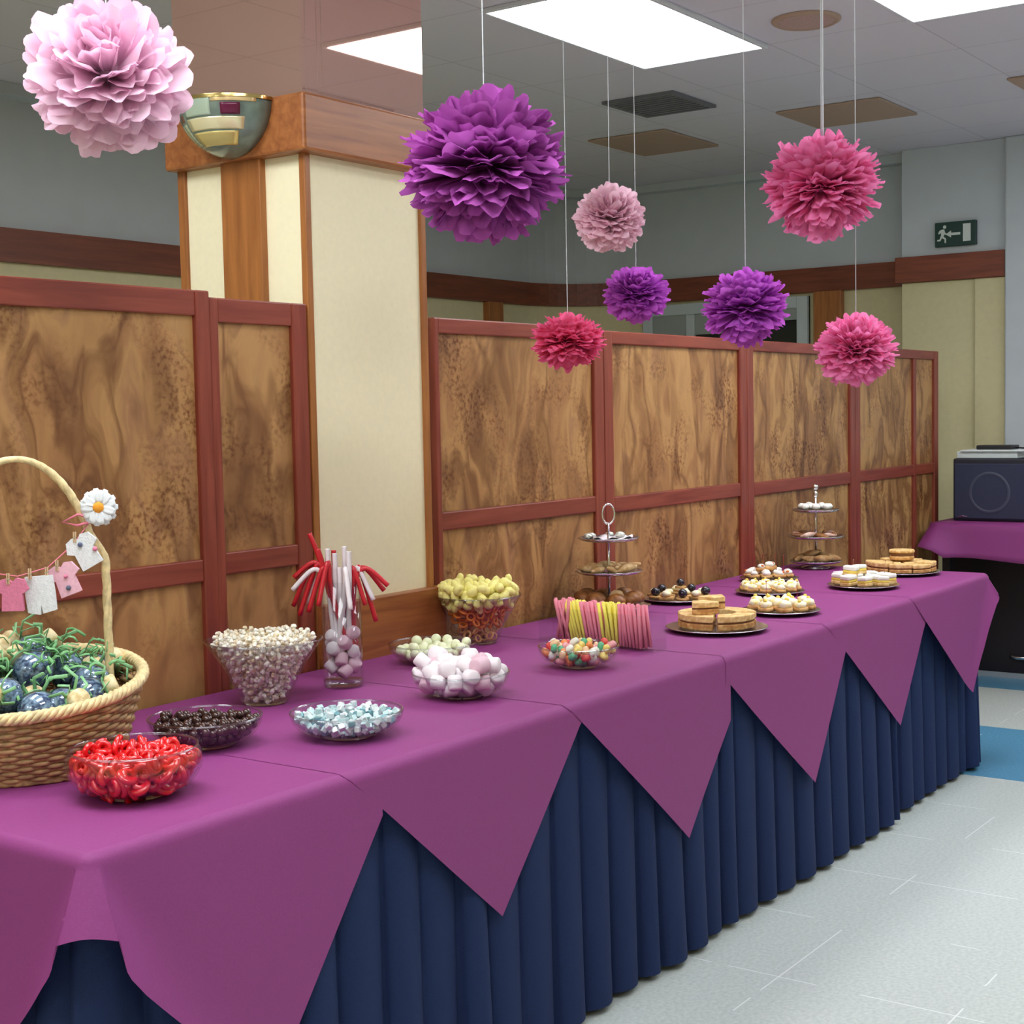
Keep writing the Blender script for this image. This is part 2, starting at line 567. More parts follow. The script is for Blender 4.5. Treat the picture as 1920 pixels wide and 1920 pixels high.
tan = mat('tan_cover', (182, 156, 136), .7)
dkg = mat('vent_grey', (112, 114, 120), .5)
dkb = mat('vent_hole', (52, 52, 56), .8)
v = thing('ceiling_vent', 'dark grey slatted square air vent in the ceiling', 'vent', (4.75, 1.655, H))
MB().box((-.19, -.17, -.008), (.19, .17, -.001)).build('backing', dkb, v)
vf = MB()
vf.box((-.21, -.19, -.014), (.21, -.165, -.001)).box((-.21, .165, -.014), (.21, .19, -.001)).box((-.21, -.165, -.014), (-.185, .165, -.001)).box((.185, -.165, -.014), (.21, .165, -.001))
vf.build('frame', dkg, v)
sl = MB()
for i in range(9): sl.box((-.16 + i * .04 - .011, -.165, -.013), (-.16 + i * .04 + .011, .165, -.008))
sl.build('slat', dkg, v)
for (nm, lab, x0, x1, y0, y1) in (('ceiling_panel', 'tan square ceiling cover right of the slatted vent, above the big pink pompom', 5.30, 5.80, .79, 1.32),
                                 ('ceiling_panel', 'brownish square ceiling cover behind the slatted vent, darkest of the covers', 5.32, 5.92, 1.95, 2.42),
                                 ('ceiling_panel', 'tan ceiling cover cut by the right edge of the photo', 5.30, 5.80, -.30, .20)):
    t = tag(MB().box((x0, y0, H - .012), (x1, y1, H - .001)).build(nm, tan, bevel=.004), lab, 'ceiling cover', 'ceiling covers')
t = thing('ceiling_speaker', 'round tan ceiling speaker grille between the two light panels', 'speaker', (3.79, .48, H))
MB().lathe([(.001, -.012), (.10, -.012), (.105, -.010)], 32).build('grille', mat('speaker_mesh', (190, 160, 150), .7, noise=.2, nscale=300), t)
MB().lathe([(.103, -.011), (.115, -.015), (.128, -.008), (.128, -.001)], 32).build('rim', tan, t, smooth=True)

# ------------------------------------------------------------------ exit sign on the end column
GRN = mat('exit_green', (18, 58, 50), .4)
ex = thing('exit_sign', 'small dark green exit sign with white running figure, arrow and door above the wooden band', 'sign', (6.80, .93, 2.335))
MB().box((-.035, -.115, -.0), (-.001, .115, .135)).build('sign_box', GRN, ex, bevel=.004)
pc = mat('exit_white', (214, 222, 216), .5)
def poly_x(pts, x=-.0365):      # flat figure on the face of the sign; pts are (right, up)
    return MB().add([(x, -a, b) for a, b in pts] + [(x + .002, -a, b) for a, b in pts], [tuple(range(len(pts))), tuple(range(len(pts), 2 * len(pts)))[::-1]] + [(i, len(pts) + i, len(pts) + (i + 1) % len(pts), (i + 1) % len(pts)) for i in range(len(pts))])
poly_x([(.045, .022), (.088, .022), (.088, .118), (.045, .118)]).build('door_symbol', pc, ex)
poly_x([(-.052, .067), (-.022, .086), (-.022, .074), (.03, .074), (.03, .060), (-.022, .060), (-.022, .048)]).build('arrow_symbol', pc, ex)
fig = poly_x([(-.075, .095), (-.060, .095), (-.056, .078), (-.046, .070), (-.049, .063), (-.060, .068), (-.064, .055), (-.050, .044), (-.050, .020), (-.058, .020), (-.059, .040), (-.074, .048), (-.082, .032), (-.100, .032), (-.100, .040), (-.087, .041), (-.078, .064), (-.080, .078), (-.090, .070), (-.095, .076), (-.086, .090)])
fig.lathe([(.001, 0), (.009, 0)], 12)
hd = MB().lathe([(.0005, 0), (.0095, 0), (.0095, .002), (.0005, .002)], 14).xf(Matrix.Translation((-.0367, .058, .108)) @ Matrix.Rotation(pi / 2, 4, 'Y'))
fig.v, fig.f = fig.v[:42], fig.f[:23]
fig.add(hd.v, hd.f)
fig.build('running_figure', pc, ex)

# ------------------------------------------------------------------ folding screens
def screen(name, label, x0, x1, y, top, rail, st=.05, tr=.045, extra=None, foot=.02, rd=.055, rt_=None):
    t = thing(name, label, 'screen', ((x0 + x1) / 2, y, 0), group='burl veneer screens')
    hx = (x1 - x0) / 2
    d = .02
    rt_ = rt_ or st
    MB().box((-hx, -d, foot), (-hx + st, d, top)).build('stile', MHV, t, bevel=.004)
    MB().box((hx - rt_, -d, foot), (hx, d, top)).build('stile', MHV, t, bevel=.004)
    MB().box((-hx + st, -d * .9, top - tr), (hx - rt_, d * .9, top)).build('top_rail', MH, t, bevel=.004)
    MB().box((-hx + st, -d * .9, rail - rd), (hx - rt_, d * .9, rail)).build('middle_rail', MH, t, bevel=.004)
    MB().box((-hx + st, -d * .9, foot), (hx - rt_, d * .9, foot + .1)).build('bottom_rail', MH, t, bevel=.004)
    MB().box((-hx + st, -.006, rail), (hx - rt_, .006, top - tr)).build('upper_panel', BURL, t)
    MB().box((-hx + st, -.006, foot + .1), (hx - rt_, .006, rail - rd)).build('lower_panel', BURL, t)
    if extra is not None:
        MB().box((extra - .02, -d * .95, foot), (extra + .02, d * .95, top - tr)).build('muntin', MHV, t, bevel=.003)
    return t
screen('folding_screen', 'wide burl veneer screen in mahogany frame behind the wicker basket', -.55, 1.098, .872, 1.77, 1.113, .045, .062)
screen('folding_screen', 'narrow burl veneer screen in mahogany frame between wide left screen and pillar', 1.10, 1.447, .876, 1.755, 1.122, .03, .06, rt_=.055)
screen('folding_screen', 'burl veneer screen in mahogany frame immediately right of the cream pillar', 1.985, 2.925, .874, 1.742, 1.165, .022, .045, rt_=.06)
screen('folding_screen', 'burl veneer screen in mahogany frame behind the nearer cake stand', 2.93, 4.03, .876, 1.735, 1.155, .06, .045)
screen('folding_screen', 'burl veneer screen in mahogany frame behind the farther cake stand', 4.035, 5.165, .878, 1.735, 1.15, .06, .045)
screen('folding_screen', 'dim burl veneer screen at the far right end of the row, beside the loudspeaker', 5.17, 6.30, .880, 1.738, 1.15, .06, .045, extra=.22)

# ------------------------------------------------------------------ wall sconce on the pillar
sc = thing('wall_sconce', 'quarter dome glass and brass wall lamp on the pillar beside the pale pink pompom', 'wall lamp', (PX0 - .036, 1.075, 2.158))
SR = .135
def qdome(r, th0=0, th1=pi, ph0=0, ph1=pi / 2, zs=.95, n=18):
    P = []
    for j in range(n + 1):
        ph = ph0 + (ph1 - ph0) * j / n           # 0 = rim (top), pi/2 = bottom pole
        row = []
        for i in range(n + 1):
            th = th0 + (th1 - th0) * i / n
            row.append((-r * cos(ph) * sin(th), r * cos(ph) * cos(th), SR * sin(pi / 2) - r * sin(ph) * zs))
        P.append(row)
    return MB().grid(P)
sgl = mat('frosted_grey_glass', (112, 128, 118), .2, coat=.5, noise=.25, nscale=20)
qdome(.140).build('bowl', sgl, sc, smooth=True, solid=.006)
cols = [(.2, 1.2, 0.0, .22, (222, 190, 160)), (1.3, 1.95, 0.0, .35, (186, 204, 184)), (1.97, 2.8, 0.0, .10, (224, 196, 140)), (.35, 1.22, .45, 1.15, (186, 194, 160)),
        (1.3, 2.6, .38, .62, (240, 228, 184)), (1.3, 2.5, .66, .98, (222, 200, 130)), (.3, 1.2, .26, .41, (118, 84, 70))]
for i, (a, b, c, d, rgb) in enumerate(cols):
    qdome(.143 + .001 * (i % 3), a, b, c, d, n=8).build('inlay', mat('inlay_%d' % i, rgb, .2, metal=.35), sc.children[0], smooth=True, solid=.003)
qdome(.148, 2.15, 2.5, .13, .34, n=5).build('square_inlay', mat('maroon_glass', (98, 24, 58), .2), sc.children[0], smooth=True, solid=.004)
qdome(.146, 0, pi, -.04, .03, n=10).build('rim', BRASS, sc.children[0], smooth=True, solid=.004)

# ------------------------------------------------------------------ buffet table, cloths, skirts
TZ = .78
L, D = 4.42, .84
tb = thing('buffet_table', 'long buffet table under the plum cloths and navy skirts', 'table', (L / 2, D / 2, 0))
tw = mat('table_board', (150, 120, 90), .6)
MB().box((-L / 2 + .012, -D / 2 + .012, TZ - .035), (L / 2 - .012, D / 2 - .012, TZ - .004)).build('tabletop', tw, tb)
for i in range(6):
    for s in (-1, 1):
        x = -L / 2 + .12 + (L - .24) * i / 5
        MB().tube([(x, s * (D / 2 - .1), 0), (x, s * (D / 2 - .1), TZ - .036)], .016).build('leg', CHROME, tb)

def interp(pl, x):
    if x <= pl[0][0]: return pl[0][1]
    for (a, b), (c, d) in zip(pl, pl[1:]):
        if x <= c: return b + (d - b) * (x - a) / (c - a) if c > a else d
    return pl[-1][1]

def cloth_piece(idx, xs, xe, hem, corner=None, endhem=None, label=''):
    """front hang between xs..xe; corner 'near' or 'far' adds a fold cone and an end hang"""
    zt = TZ + .0008 * idx
    yo = -.004 - .0011 * idx
    rb = .022
    cols = []          # each: (edge point xy inset, outward dir, hem z, cone weight)
    n = 90
    kn = sorted(set([xs + (xe - xs) * i / n for i in range(n + 1)] + [a for a, _ in hem if xs <= a <= xe]))
    front = [((x, 0), (0, -1), interp(hem, x)) for x in kn]
    if corner == 'near':
        cz = interp(hem, 0)
        arc = [((0, 0), (-sin(a), -cos(a)), cz + .012 * sin(2 * a)) for a in [pi / 2 * i / 14 for i in range(13, 0, -1)]]
        side = [((0, y), (-1, 0), interp(endhem, y)) for y in [D * (i / 60) ** 1.5 for i in range(60, -1, -1)]]
        allc = side + arc + front
        corner_xy = (0, 0)
    elif corner == 'far':
        cz = interp(hem, L)
        arc = [((L, 0), (sin(a), -cos(a)), cz) for a in [pi / 2 * i / 14 for i in range(1, 14)]]
        side = [((L, y), (1, 0), interp(endhem, y)) for y in [D * i / 40 for i in range(0, 41)]]
        allc = front + arc + side
        corner_xy = (L, 0)
    else:
        allc = front
        corner_xy = None
    rows = []
    NB, NH = 5, 26
    for (e, dr, hz) in allc:
        ex_, ey = e
        # inset the edge point by the bend radius
        ix, iy = ex_, ey
        if corner == 'near':
            if ex_ < rb: ix = max(ex_, rb)
            iy = max(ey, rb)
        elif corner == 'far':
            if ex_ > L - rb: ix = L - rb
            iy = max(ey, rb)
        else:
            iy = rb
        iy = min(iy, D)
        col = []
        hz = min(hz, zt - .001)
        bendz = max(zt - rb, hz)
        amax = math.acos(max(0, min(1, 1 - (zt - max(hz, zt - rb)) / rb)))
        for j in range(NB + 1):
            a = amax * j / NB
            col.append((ix + dr[0] * (rb * sin(a) - yo), iy + dr[1] * (rb * sin(a) - yo), zt - rb + rb * cos(a)))
        base = (ix + dr[0] * (rb * sin(amax) - yo), iy + dr[1] * (rb * sin(amax) - yo))
        z0 = zt - rb + rb * cos(amax)
        for j in range(1, NH + 1):
            q = j / NH
            z = z0 + (hz - z0) * q
            t = max(0, zt - rb - z)
            out = .0
            gx = gy = 0
            if corner_xy:
                dist = sqrt((ex_ - corner_xy[0]) ** 2 + (ey - corner_xy[1]) ** 2)
                wd = .022 + .34 * t
                g = min((.40 if corner == 'near' else .62) * t, .16) * exp(-(dist / wd) ** 2)
                if corner == 'near':
                    out = g * .95
                    g *= .22
                gx, gy = g * (-.66 if corner == 'near' else .75), -g * .75
            out += .010 * sin(3.1 * (ex_ + ey) + idx * 1.7) * t / .4 + .012 * t
            col.append((base[0] + dr[0] * out + gx, base[1] + dr[1] * out + gy, z))
        rows.append(col)
    mb = MB().grid(rows)
    # top sheet
    a = xs if corner != 'near' else rb + yo
    b = xe if corner != 'far' else L - rb - yo
    P = []
    for j in range(13):
        y = rb + yo + (D - rb - yo) * j / 12
        P.append([(a + (b - a) * i / 14, y, zt) for i in range(15)])
    mb.grid(P)
    o = mb.build('tablecloth', CLOTH, smooth=True)
    k = o.modifiers.new('weld', 'WELD'); k.merge_threshold = .0004
    return tag(o, label, 'tablecloth', 'plum tablecloths along the buffet')

cloth_piece(0, 0, .70, [(0, .650), (.012, .628), (.03, .590), (.06, .555), (.168, .452), (.34, .237), (.437, .356), (.70, .681)], 'near', [(0, .650), (.012, .632), (.03, .60), (.06, .572), (.155, .481), (.34, .25), (.62, .55), (.84, .74)],
            'plum tablecloth at near left corner of the buffet, draped over the corner in a fold')
cloth_piece(1, .60, 1.47, [(.60, .778), (1.096, .363), (1.41, .725), (1.47, .775)], label='plum tablecloth point, second from the near end, below the silver sweets bowl')
cloth_piece(2, 1.36, 2.175, [(1.36, .778), (1.919, .333), (2.175, .60)], label='plum tablecloth point with an upright cut edge, below the pink and yellow sticks')
cloth_piece(3, 2.145, 3.06, [(2.145, .70), (2.171, .70), (2.70, .313), (2.978, .695), (3.06, .778)], label='plum tablecloth point below the nearer plate of toasted sandwiches')
cloth_piece(4, 2.82, 3.78, [(2.82, .778), (3.46, .346), (3.675, .655), (3.78, .778)], label='plum tablecloth point below the small white iced canapes, second from the far end')
cloth_piece(5, 3.554, L, [(3.554, .778), (4.15, .348), (4.38, .66), (L, .70)], 'far', [(0, .70), (.05, .715), (.84, .72)], label='plum tablecloth at the far end of the buffet, below the farthest sandwich plate')

def skirt(path, z0, z1, amp, seed, label, pitch=.118):
    rnd = random.Random(seed)
    pts = []       # dense plan points with normals
    tot = 0
    seg = []
    for (a, b) in zip(path, path[1:]):
        l = sqrt((b[0] - a[0]) ** 2 + (b[1] - a[1]) ** 2)
        seg.append((a, b, tot, l)); tot += l
    bounds = [0]
    while bounds[-1] < tot: bounds.append(bounds[-1] + pitch * rnd.uniform(.75, 1.25))
    NR = 9
    def at(s):
        for (a, b, s0, l) in seg:
            if s <= s0 + l + 1e-9:
                q = (s - s0) / l
                d = ((b[0] - a[0]) / l, (b[1] - a[1]) / l)
                return (a[0] + (b[0] - a[0]) * q, a[1] + (b[1] - a[1]) * q), (d[1], -d[0])
    cols = []
    for i in range(len(bounds) - 1):
        s0, s1 = bounds[i], min(bounds[i + 1], tot)
        if s1 - s0 < .01: continue
        am = rnd.uniform(.8, 1.25)
        dr = rnd.uniform(-.008, .008)
        for q in (0, .04, .12, .25, .4, .55, .7, .82, .92, .97, 1.0):
            s = min(s0 + (s1 - s0) * q, tot - 1e-6)
            prof = sin(pi * min(1, q ** .8 * .93 + .07)) ** .7 if q < .98 else 0
            if q >= .97: prof = .15
            cols.append((s, max(prof, 0) * am, dr))
    P = []
    for j in range(NR + 1):
        q = j / NR
        row = []
        for (s, pr, dr) in cols:
            (x, y), (nx, ny) = at(s)
            o = pr * amp * (.35 + .65 * q) + dr * q
            row.append((x + nx * o, y + ny * o, z1 + (z0 - z1) * q + (.006 * pr if j == NR else 0)))
        P.append(row)
    o = MB().grid(P).build('table_skirt', NAVY, smooth=True)
    return tag(o, label, 'table skirt', 'navy pleated table skirts')
skirt([(.03, D), (.03, .04), (3.46, .04)], .012, TZ - .03, .044, 3, 'navy pleated table skirt round the near end and most of the buffet front')
skirt([(3.47, .06), (L + .01, .06), (L + .01, D)], .012, TZ - .03, .038, 5, 'navy pleated table skirt on the far third of the buffet, set slightly back', .108)

# ------------------------------------------------------------------ pack helper for sweets in a bowl
CT = TZ + .0045      # mean height of the cloth surface
def ct(x):
    return TZ + .0008 * (0 if x < .6 else 1 if x < 1.36 else 2 if x < 2.15 else 3 if x < 2.82 else 4 if x < 3.55 else 5) + .0012

def bowl_floor(prof):
    """prof: list of (r, z) inner profile -> function height(r)"""
    def h(r):
        for (a, b), (c, d) in zip(prof, prof[1:]):
            if r <= c: return b + (d - b) * (r - a) / (c - a) if c > a else d
        return 1e3
    return h
def pack(prof, n, rad, seed, rmax, tries=30):
    rnd = random.Random(seed)
    h = bowl_floor(prof)
    out = []
    for _ in range(n):
        best = None
        for _ in range(tries):
            rr = rmax * sqrt(rnd.random()); a = rnd.uniform(0, 2 * pi)
            x, y = rr * cos(a), rr * sin(a)
            z = h(rr + rad * .6) + rad * .8
            for (px, py, pz) in out:
                d2 = (px - x) ** 2 + (py - y) ** 2
                if d2 < (1.9 * rad) ** 2:
                    z = max(z, pz + sqrt((1.9 * rad) ** 2 - d2))
            if best is None or z < best[2]: best = (x, y, z)
        out.append(best)
    return out

def glass_bowl(name, label, loc, outer, thick=.003, foot=None, group='glass bowls of sweets', mat_=None):
    t = thing(name, label, 'bowl', loc, group=group)
    prof = list(outer) + [(outer[-1][0] - thick * .5, outer[-1][1] + thick * .5)] + [(max(r - thick, .0005), z + thick) for r, z in outer[::-1]]
    prof = [(max(r, .0005), z) for r, z in prof]
    MB().lathe(prof, 56).build('bowl', mat_ or GLASS, t, smooth=True)
    # ground-glass rim and foot ring catch the light
    r, z = outer[-1]
    MB().tube([(cos(2 * pi * i / 48) * (r - thick / 2), sin(2 * pi * i / 48) * (r - thick / 2), z + .001) for i in range(49)], .0022, 6, False).build('rim', GLASSB, t.children[0], smooth=True)
    if foot:
        MB().lathe([(foot * .5, .0), (foot, .0), (foot + .002, .003), (foot, .006), (foot * .5, .005)], 40).build('foot', GLASSB, t, smooth=True)
    return t

def bw(R_, H_, p=2.2, r0=.35, lip=0, n=14):
    """outer profile of a round shallow bowl"""
    pr = [(.0005, .004), (R_ * r0 * .6, .004), (R_ * r0, .005)]
    for i in range(1, n + 1):
        q = i / n
        a = q * pi / 2 * (1 + lip)
        r = R_ * r0 + (R_ - R_ * r0) * sin(a)
        z = .005 + (H_ - .005) * (1 - cos(a)) / (1 - cos(pi / 2 * (1 + lip)))
        pr.append((r, z))
    return pr

def inner(pr, t=.003):
    # only rising radius part is used as a floor
    o = []
    m = 0
    for r, z in pr:
        if r > m:
            o.append((max(r - t, 0), z + t)); m = r
    return o

def fill(proto, spots, loc, label, group, rot=True, sc=(.9, 1.1), tilt=None, rnd=R):
    """copies of proto at the spots (the first spot moves proto itself)"""
    tag(proto, label, proto['category'], group)
    for i, (x, y, z) in enumerate(spots):
        ro = rrot(rnd) if rot is True else (rnd.uniform(-.25, .25), rnd.uniform(-.25, .25), rnd.uniform(0, 2 * pi))
        s = rnd.uniform(*sc)
        p = (loc[0] + x, loc[1] + y, loc[2] + z)
        if i == 0:
            proto.location = p; proto.rotation_euler = ro; proto.scale = (s, s, s)
        else:
            dup(proto, p, ro, s)

# ---- red sweets bowl (nearest)
loc = (.295, .232, ct(.3))
pr = bw(.122, .086, lip=.28, r0=.42)
glass_bowl('glass_bowl', 'round in-curved glass bowl of red liquorice, nearest on the buffet beside the basket', loc, pr, foot=.055)
red = mat('red_jelly', (228, 26, 34), .2, coat=.6, spec=.6)
def coil(r=.017, turns=2.2):
    pts = []
    for i in range(38):
        a = 2 * pi * turns * i / 37
        pts.append(((r - .0125 * i / 37) * cos(a), (r - .0125 * i / 37) * sin(a), .012 * sin(pi * i / 37) - .006))
    return MB().tube(pts, .0056, 7)
o = coil().build('red_liquorice', red, smooth=True); o['category'] = 'sweet'
sp = pack(inner(pr), 130, .0125, 3, .100)
fill(o, sp, loc, 'coiled red liquorice sweet heaped in the nearest glass bowl', 'red liquorice coils in the nearest bowl')

# ---- dark chocolate balls
loc = (.645, .424, ct(.65))
pr = bw(.118, .058, r0=.45)
glass_bowl('glass_bowl', 'shallow glass bowl of dark chocolate balls between the basket and the popcorn', loc, pr, foot=.06)
o = MB().ball((0, 0, 0), .0088, 12, 8).build('chocolate_ball', mat('dark_chocolate', (62, 36, 30), .22, coat=.4), smooth=True); o['category'] = 'sweet'
fill(o, pack(inner(pr), 235, .0088, 5, .110), loc, 'small glossy dark chocolate ball in the shallow bowl behind the red sweets', 'dark chocolate balls')

# ---- popcorn bowl (conical)
loc = (1.035, .640, ct(1.04))
pr = [(.0005, .003), (.050, .003), (.056, .006), (.074, .045), (.100, .095), (.139, .150)]
glass_bowl('glass_bowl', 'tall flaring glass bowl full of popcorn, left of the vase', loc, pr, foot=.05)
pcm = grated('popcorn_kernel', (224, 202, 158), (252, 250, 236), 60, .8, (.35, .55))
mb = MB()
rnd = random.Random(11)
spots = pack(inner(pr), 1080, .0075, 12, .118, 12)
for (x, y, z) in spots:
    for _ in range(2):
        c = (x + rnd.uniform(-.004, .004), y + rnd.uniform(-.004, .004), z + rnd.uniform(-.003, .004))
        mb.ball(c, rnd.uniform(.0035, .0068), 6, 4, rnd.uniform(.7, 1.1), .2, rnd)
mb.xf(Matrix.Translation(loc))
tag(mb.build('popcorn', pcm, smooth=False), 'white and toasted popcorn heaped in the tall flaring glass bowl', 'popcorn', kind='stuff')

# ---- silver / teal cube sweets
loc = (.860, .225, ct(.86))
pr = bw(.120, .052, r0=.45)
glass_bowl('glass_bowl', 'shallow glass bowl of pale silver wrapped cubes at the front edge of the buffet', loc, pr, foot=.055)
cubm = [mat('mint_foil_%d' % i, c, .28, metal=.25) for i, c in enumerate(((206, 232, 232), (226, 236, 238), (120, 168, 176)))]
spots = pack(inner(pr), 250, .0085, 21, .110)
for k in range(3):
    s_ = .0062
    o = MB().box((-s_, -s_, -s_), (s_, s_, s_)).build('wrapped_cube', cubm[k], bevel=.0015); o['category'] = 'sweet'
    fill(o, [q for i, q in enumerate(spots) if (i % 7 in (0, 2, 4), i % 7 in (1, 3, 6), i % 7 == 5)[k]], loc,
         ('pale mint foil cube sweet', 'white foil cube sweet', 'darker teal foil cube sweet')[k] + ' in the front shallow bowl', ('pale mint foil cubes', 'white foil cubes', 'teal foil cubes')[k])

# ---- vase with marshmallow and liquorice sticks
loc = (1.292, .622, ct(1.3))
vs = thing('glass_vase', 'tall clear cylinder vase holding red and white sweet sticks before the pillar', 'vase', loc)
MB().lathe([(.0005, .001), (.048, .001), (.050, .006), (.050, .265), (.0475, .265), (.0475, .020), (.0005, .018)], 40).build('vase', GLASS, vs, smooth=True)
MB().lathe([(.0005, .002), (.047, .002), (.0478, .016), (.0005, .017)], 32).build('thick_base', GLASSB, vs, smooth=True)
mmw = mat('marshmallow_white', (246, 238, 240), .75)
mmp = mat('marshmallow_pink', (232, 196, 208), .75)
def mallow(rnd, r=.014, h=.012):
    return MB().lathe([(.0005, -h), (r * .8, -h), (r, -h * .8), (r * 1.02, 0), (r, h * .8), (r * .8, h), (.0005, h)], 14)
rnd = random.Random(4)
vp = [(.0, .022), (.0465, .022), (.0466, .3)]
spots = pack([(0, .022), (.044, .022), (.0445, .5)], 16, .0165, 31, .029)
for k, m_ in enumerate((mmw, mmp)):
    o = mallow(rnd, .0165, .0155).build('marshmallow', m_, smooth=True); o['category'] = 'marshmallow'
    fill(o, [q for i, q in enumerate(spots) if i % 2 == k], loc, ('white', 'pale pink')[k] + ' marshmallow in the bottom of the tall vase', ('white', 'pale pink')[k] + ' marshmallows in the vase', rnd=rnd)
redl = mat('red_stick', (196, 26, 40), .4, coat=.2)
whl = mat('white_stick', (236, 228, 230), .5)
# (tip right, tip z) in the plane facing the viewer, plus a little depth
rr = Vector((.5797, -.8148, 0)); ff = Vector((.8148, .5797, 0))
sticks = [(-.075, .385, 0, 0), (-.118, .275, .01, 0), (-.120, .245, -.01, 1), (-.105, .180, .0, 0), (-.085, .205, .02, 1), (-.080, .190, -.02, 0), (-.125, .200, .03, 0),
          (-.055, .345, .0, 0), (-.032, .345, .01, 1), (-.012, .335, -.01, 1), (.010, .350, .01, 1), (.024, .340, -.02, 1), (.118, .250, .0, 0), (.085, .160, .01, 0),
          (.080, .215, .0, 1), (.062, .205, -.02, 0), (.105, .235, .03, 0), (-.03, .19, .06, 1), (-.05, .21, -.06, 0), (.02, .17, .07, 0), (.03, .20, -.065, 1), (-.018, .34, .02, 0), (.0, .30, -.02, 1)]
rnd = random.Random(9)
for i, (tx, tz, td, cw) in enumerate(sticks):
    b0 = Vector((rnd.uniform(-.028, .028), rnd.uniform(-.028, .028), rnd.uniform(.085, .11)))
    tip = rr * tx + ff * td + Vector((0, 0, tz))
    ang = atan2(tip.y, tip.x)
    lim = min(.036, sqrt(tip.x ** 2 + tip.y ** 2))
    rimp = Vector((cos(ang) * lim, sin(ang) * lim, .262))
    mid = Vector((cos(ang) * lim * .55 + b0.x * .3, sin(ang) * lim * .55 + b0.y * .3, .18))
    pts = []
    if tz < .30:
        crest = Vector((tip.x * .55, tip.y * .55, max(.295, .285 + rnd.uniform(0, .03))))
        ctrl = [b0, mid, rimp, crest, tip]
    else:
        ctrl = [b0, mid, rimp, rimp.lerp(tip, .5) + Vector((0, 0, .01)), tip]
    c = [ctrl[0]] + ctrl + [ctrl[-1]]
    for q in range(1, len(c) - 2):
        for s in range(6):
            t = s / 6
            p0, p1, p2, p3 = c[q - 1], c[q], c[q + 1], c[q + 2]
            pts.append(.5 * ((2 * p1) + (p2 - p0) * t + (2 * p0 - 5 * p1 + 4 * p2 - p3) * t * t + (3 * p1 - p0 - 3 * p2 + p3) * t ** 3))
    pts.append(ctrl[-1])
    o = MB().tube(pts, .0062, 8).build('sweet_stick', whl if cw else redl, smooth=True, loc=loc)
    tag(o, ('white' if cw else 'red') + ' soft sweet stick bending out of the tall vase', 'sweet stick', ('white' if cw else 'red') + ' sticks in the vase')

# ---- pale green balls
loc = (1.675, .640, ct(1.68))
pr = bw(.120, .052, r0=.45)
glass_bowl('glass_bowl', 'shallow glass bowl of pale green balls at the foot of the pillar', loc, pr, foot=.05)
o = MB().ball((0, 0, 0), .0135, 12, 8).build('pale_ball', mat('pale_green_sweet', (236, 240, 202), .45, noise=.06, nscale=80), smooth=True); o['category'] = 'sweet'
fill(o, pack(inner(pr), 66, .0132, 6, .100), loc, 'pale green round sweet in the shallow bowl by the pillar', 'pale green balls by the pillar')

# ---- marshmallow bowl
loc = (1.328, .278, ct(1.33))
pr = bw(.117, .058, r0=.4)
glass_bowl('glass_bowl', 'glass bowl heaped with large white marshmallows in front of the pale green balls', loc, pr, foot=.05)
rnd = random.Random(14)
spots = pack(inner(pr), 48, .0185, 41, .096)
for k, m_ in enumerate((mmw, mmp)):
    o = mallow(rnd, .0185, .0185).build('marshmallow', m_, smooth=True); o['category'] = 'marshmallow'
    fill(o, [q for i, q in enumerate(spots) if (i % 5 == 0) == (k == 1)], loc, ('large white', 'large pale pink')[k] + ' marshmallow heaped in the front glass bowl', ('large white', 'large pale pink')[k] + ' marshmallows in the bowl', rnd=rnd)

# ---- cheese puffs in conical bowl
loc = (2.015, .735, ct(2.1))
pr = [(.0005, .003), (.050, .003), (.056, .006), (.072, .045), (.096, .090), (.127, .140)]
glass_bowl('glass_bowl', 'tall flaring glass bowl of yellow and orange savoury snacks by the pillar base', loc, pr, foot=.05)
ornm = mat('orange_snack', (238, 134, 40), .55, noise=.2, nscale=60)
brnm = mat('tan_snack', (226, 170, 110), .6, noise=.2, nscale=60)
yelm = mat('yellow_puff', (252, 240, 150), .7, noise=.08, nscale=80)
spots = pack(inner(pr), 210, .0135, 51, .112, 20)
spots.sort(key=lambda q: q[2])
low = [q for q in spots if q[2] < .05]; mid_ = [q for q in spots if .05 <= q[2] < .112]; top_ = [q for q in spots if q[2] >= .112]
def ring():
    return MB().tube([(cos(2 * pi * i / 14) * .0105, sin(2 * pi * i / 14) * .0105, 0) for i in range(15)], .0035, 6, False)
for (nm, m_, sp_, shape, lab, grp) in (('ring_snack', brnm, low, ring(), 'tan ring snack at the bottom of the flaring bowl', 'tan ring snacks'),
                                      ('ring_snack', ornm, mid_, ring(), 'orange ring snack in the middle of the flaring bowl', 'orange ring snacks'),
                                      ('cheese_puff', yelm, top_, MB().tube([(-.018 + .006 * i, .004 * sin(i), .002 * cos(i * 1.3)) for i in range(7)], lambda q: .0135 * (.55 + .45 * sin(pi * q)), 8), 'plump yellow puff heaped on top of the flaring bowl', 'yellow puffs')):
    o = shape.build(nm, m_, smooth=True); o['category'] = 'snack'
    fill(o, sp_, loc, lab, grp)

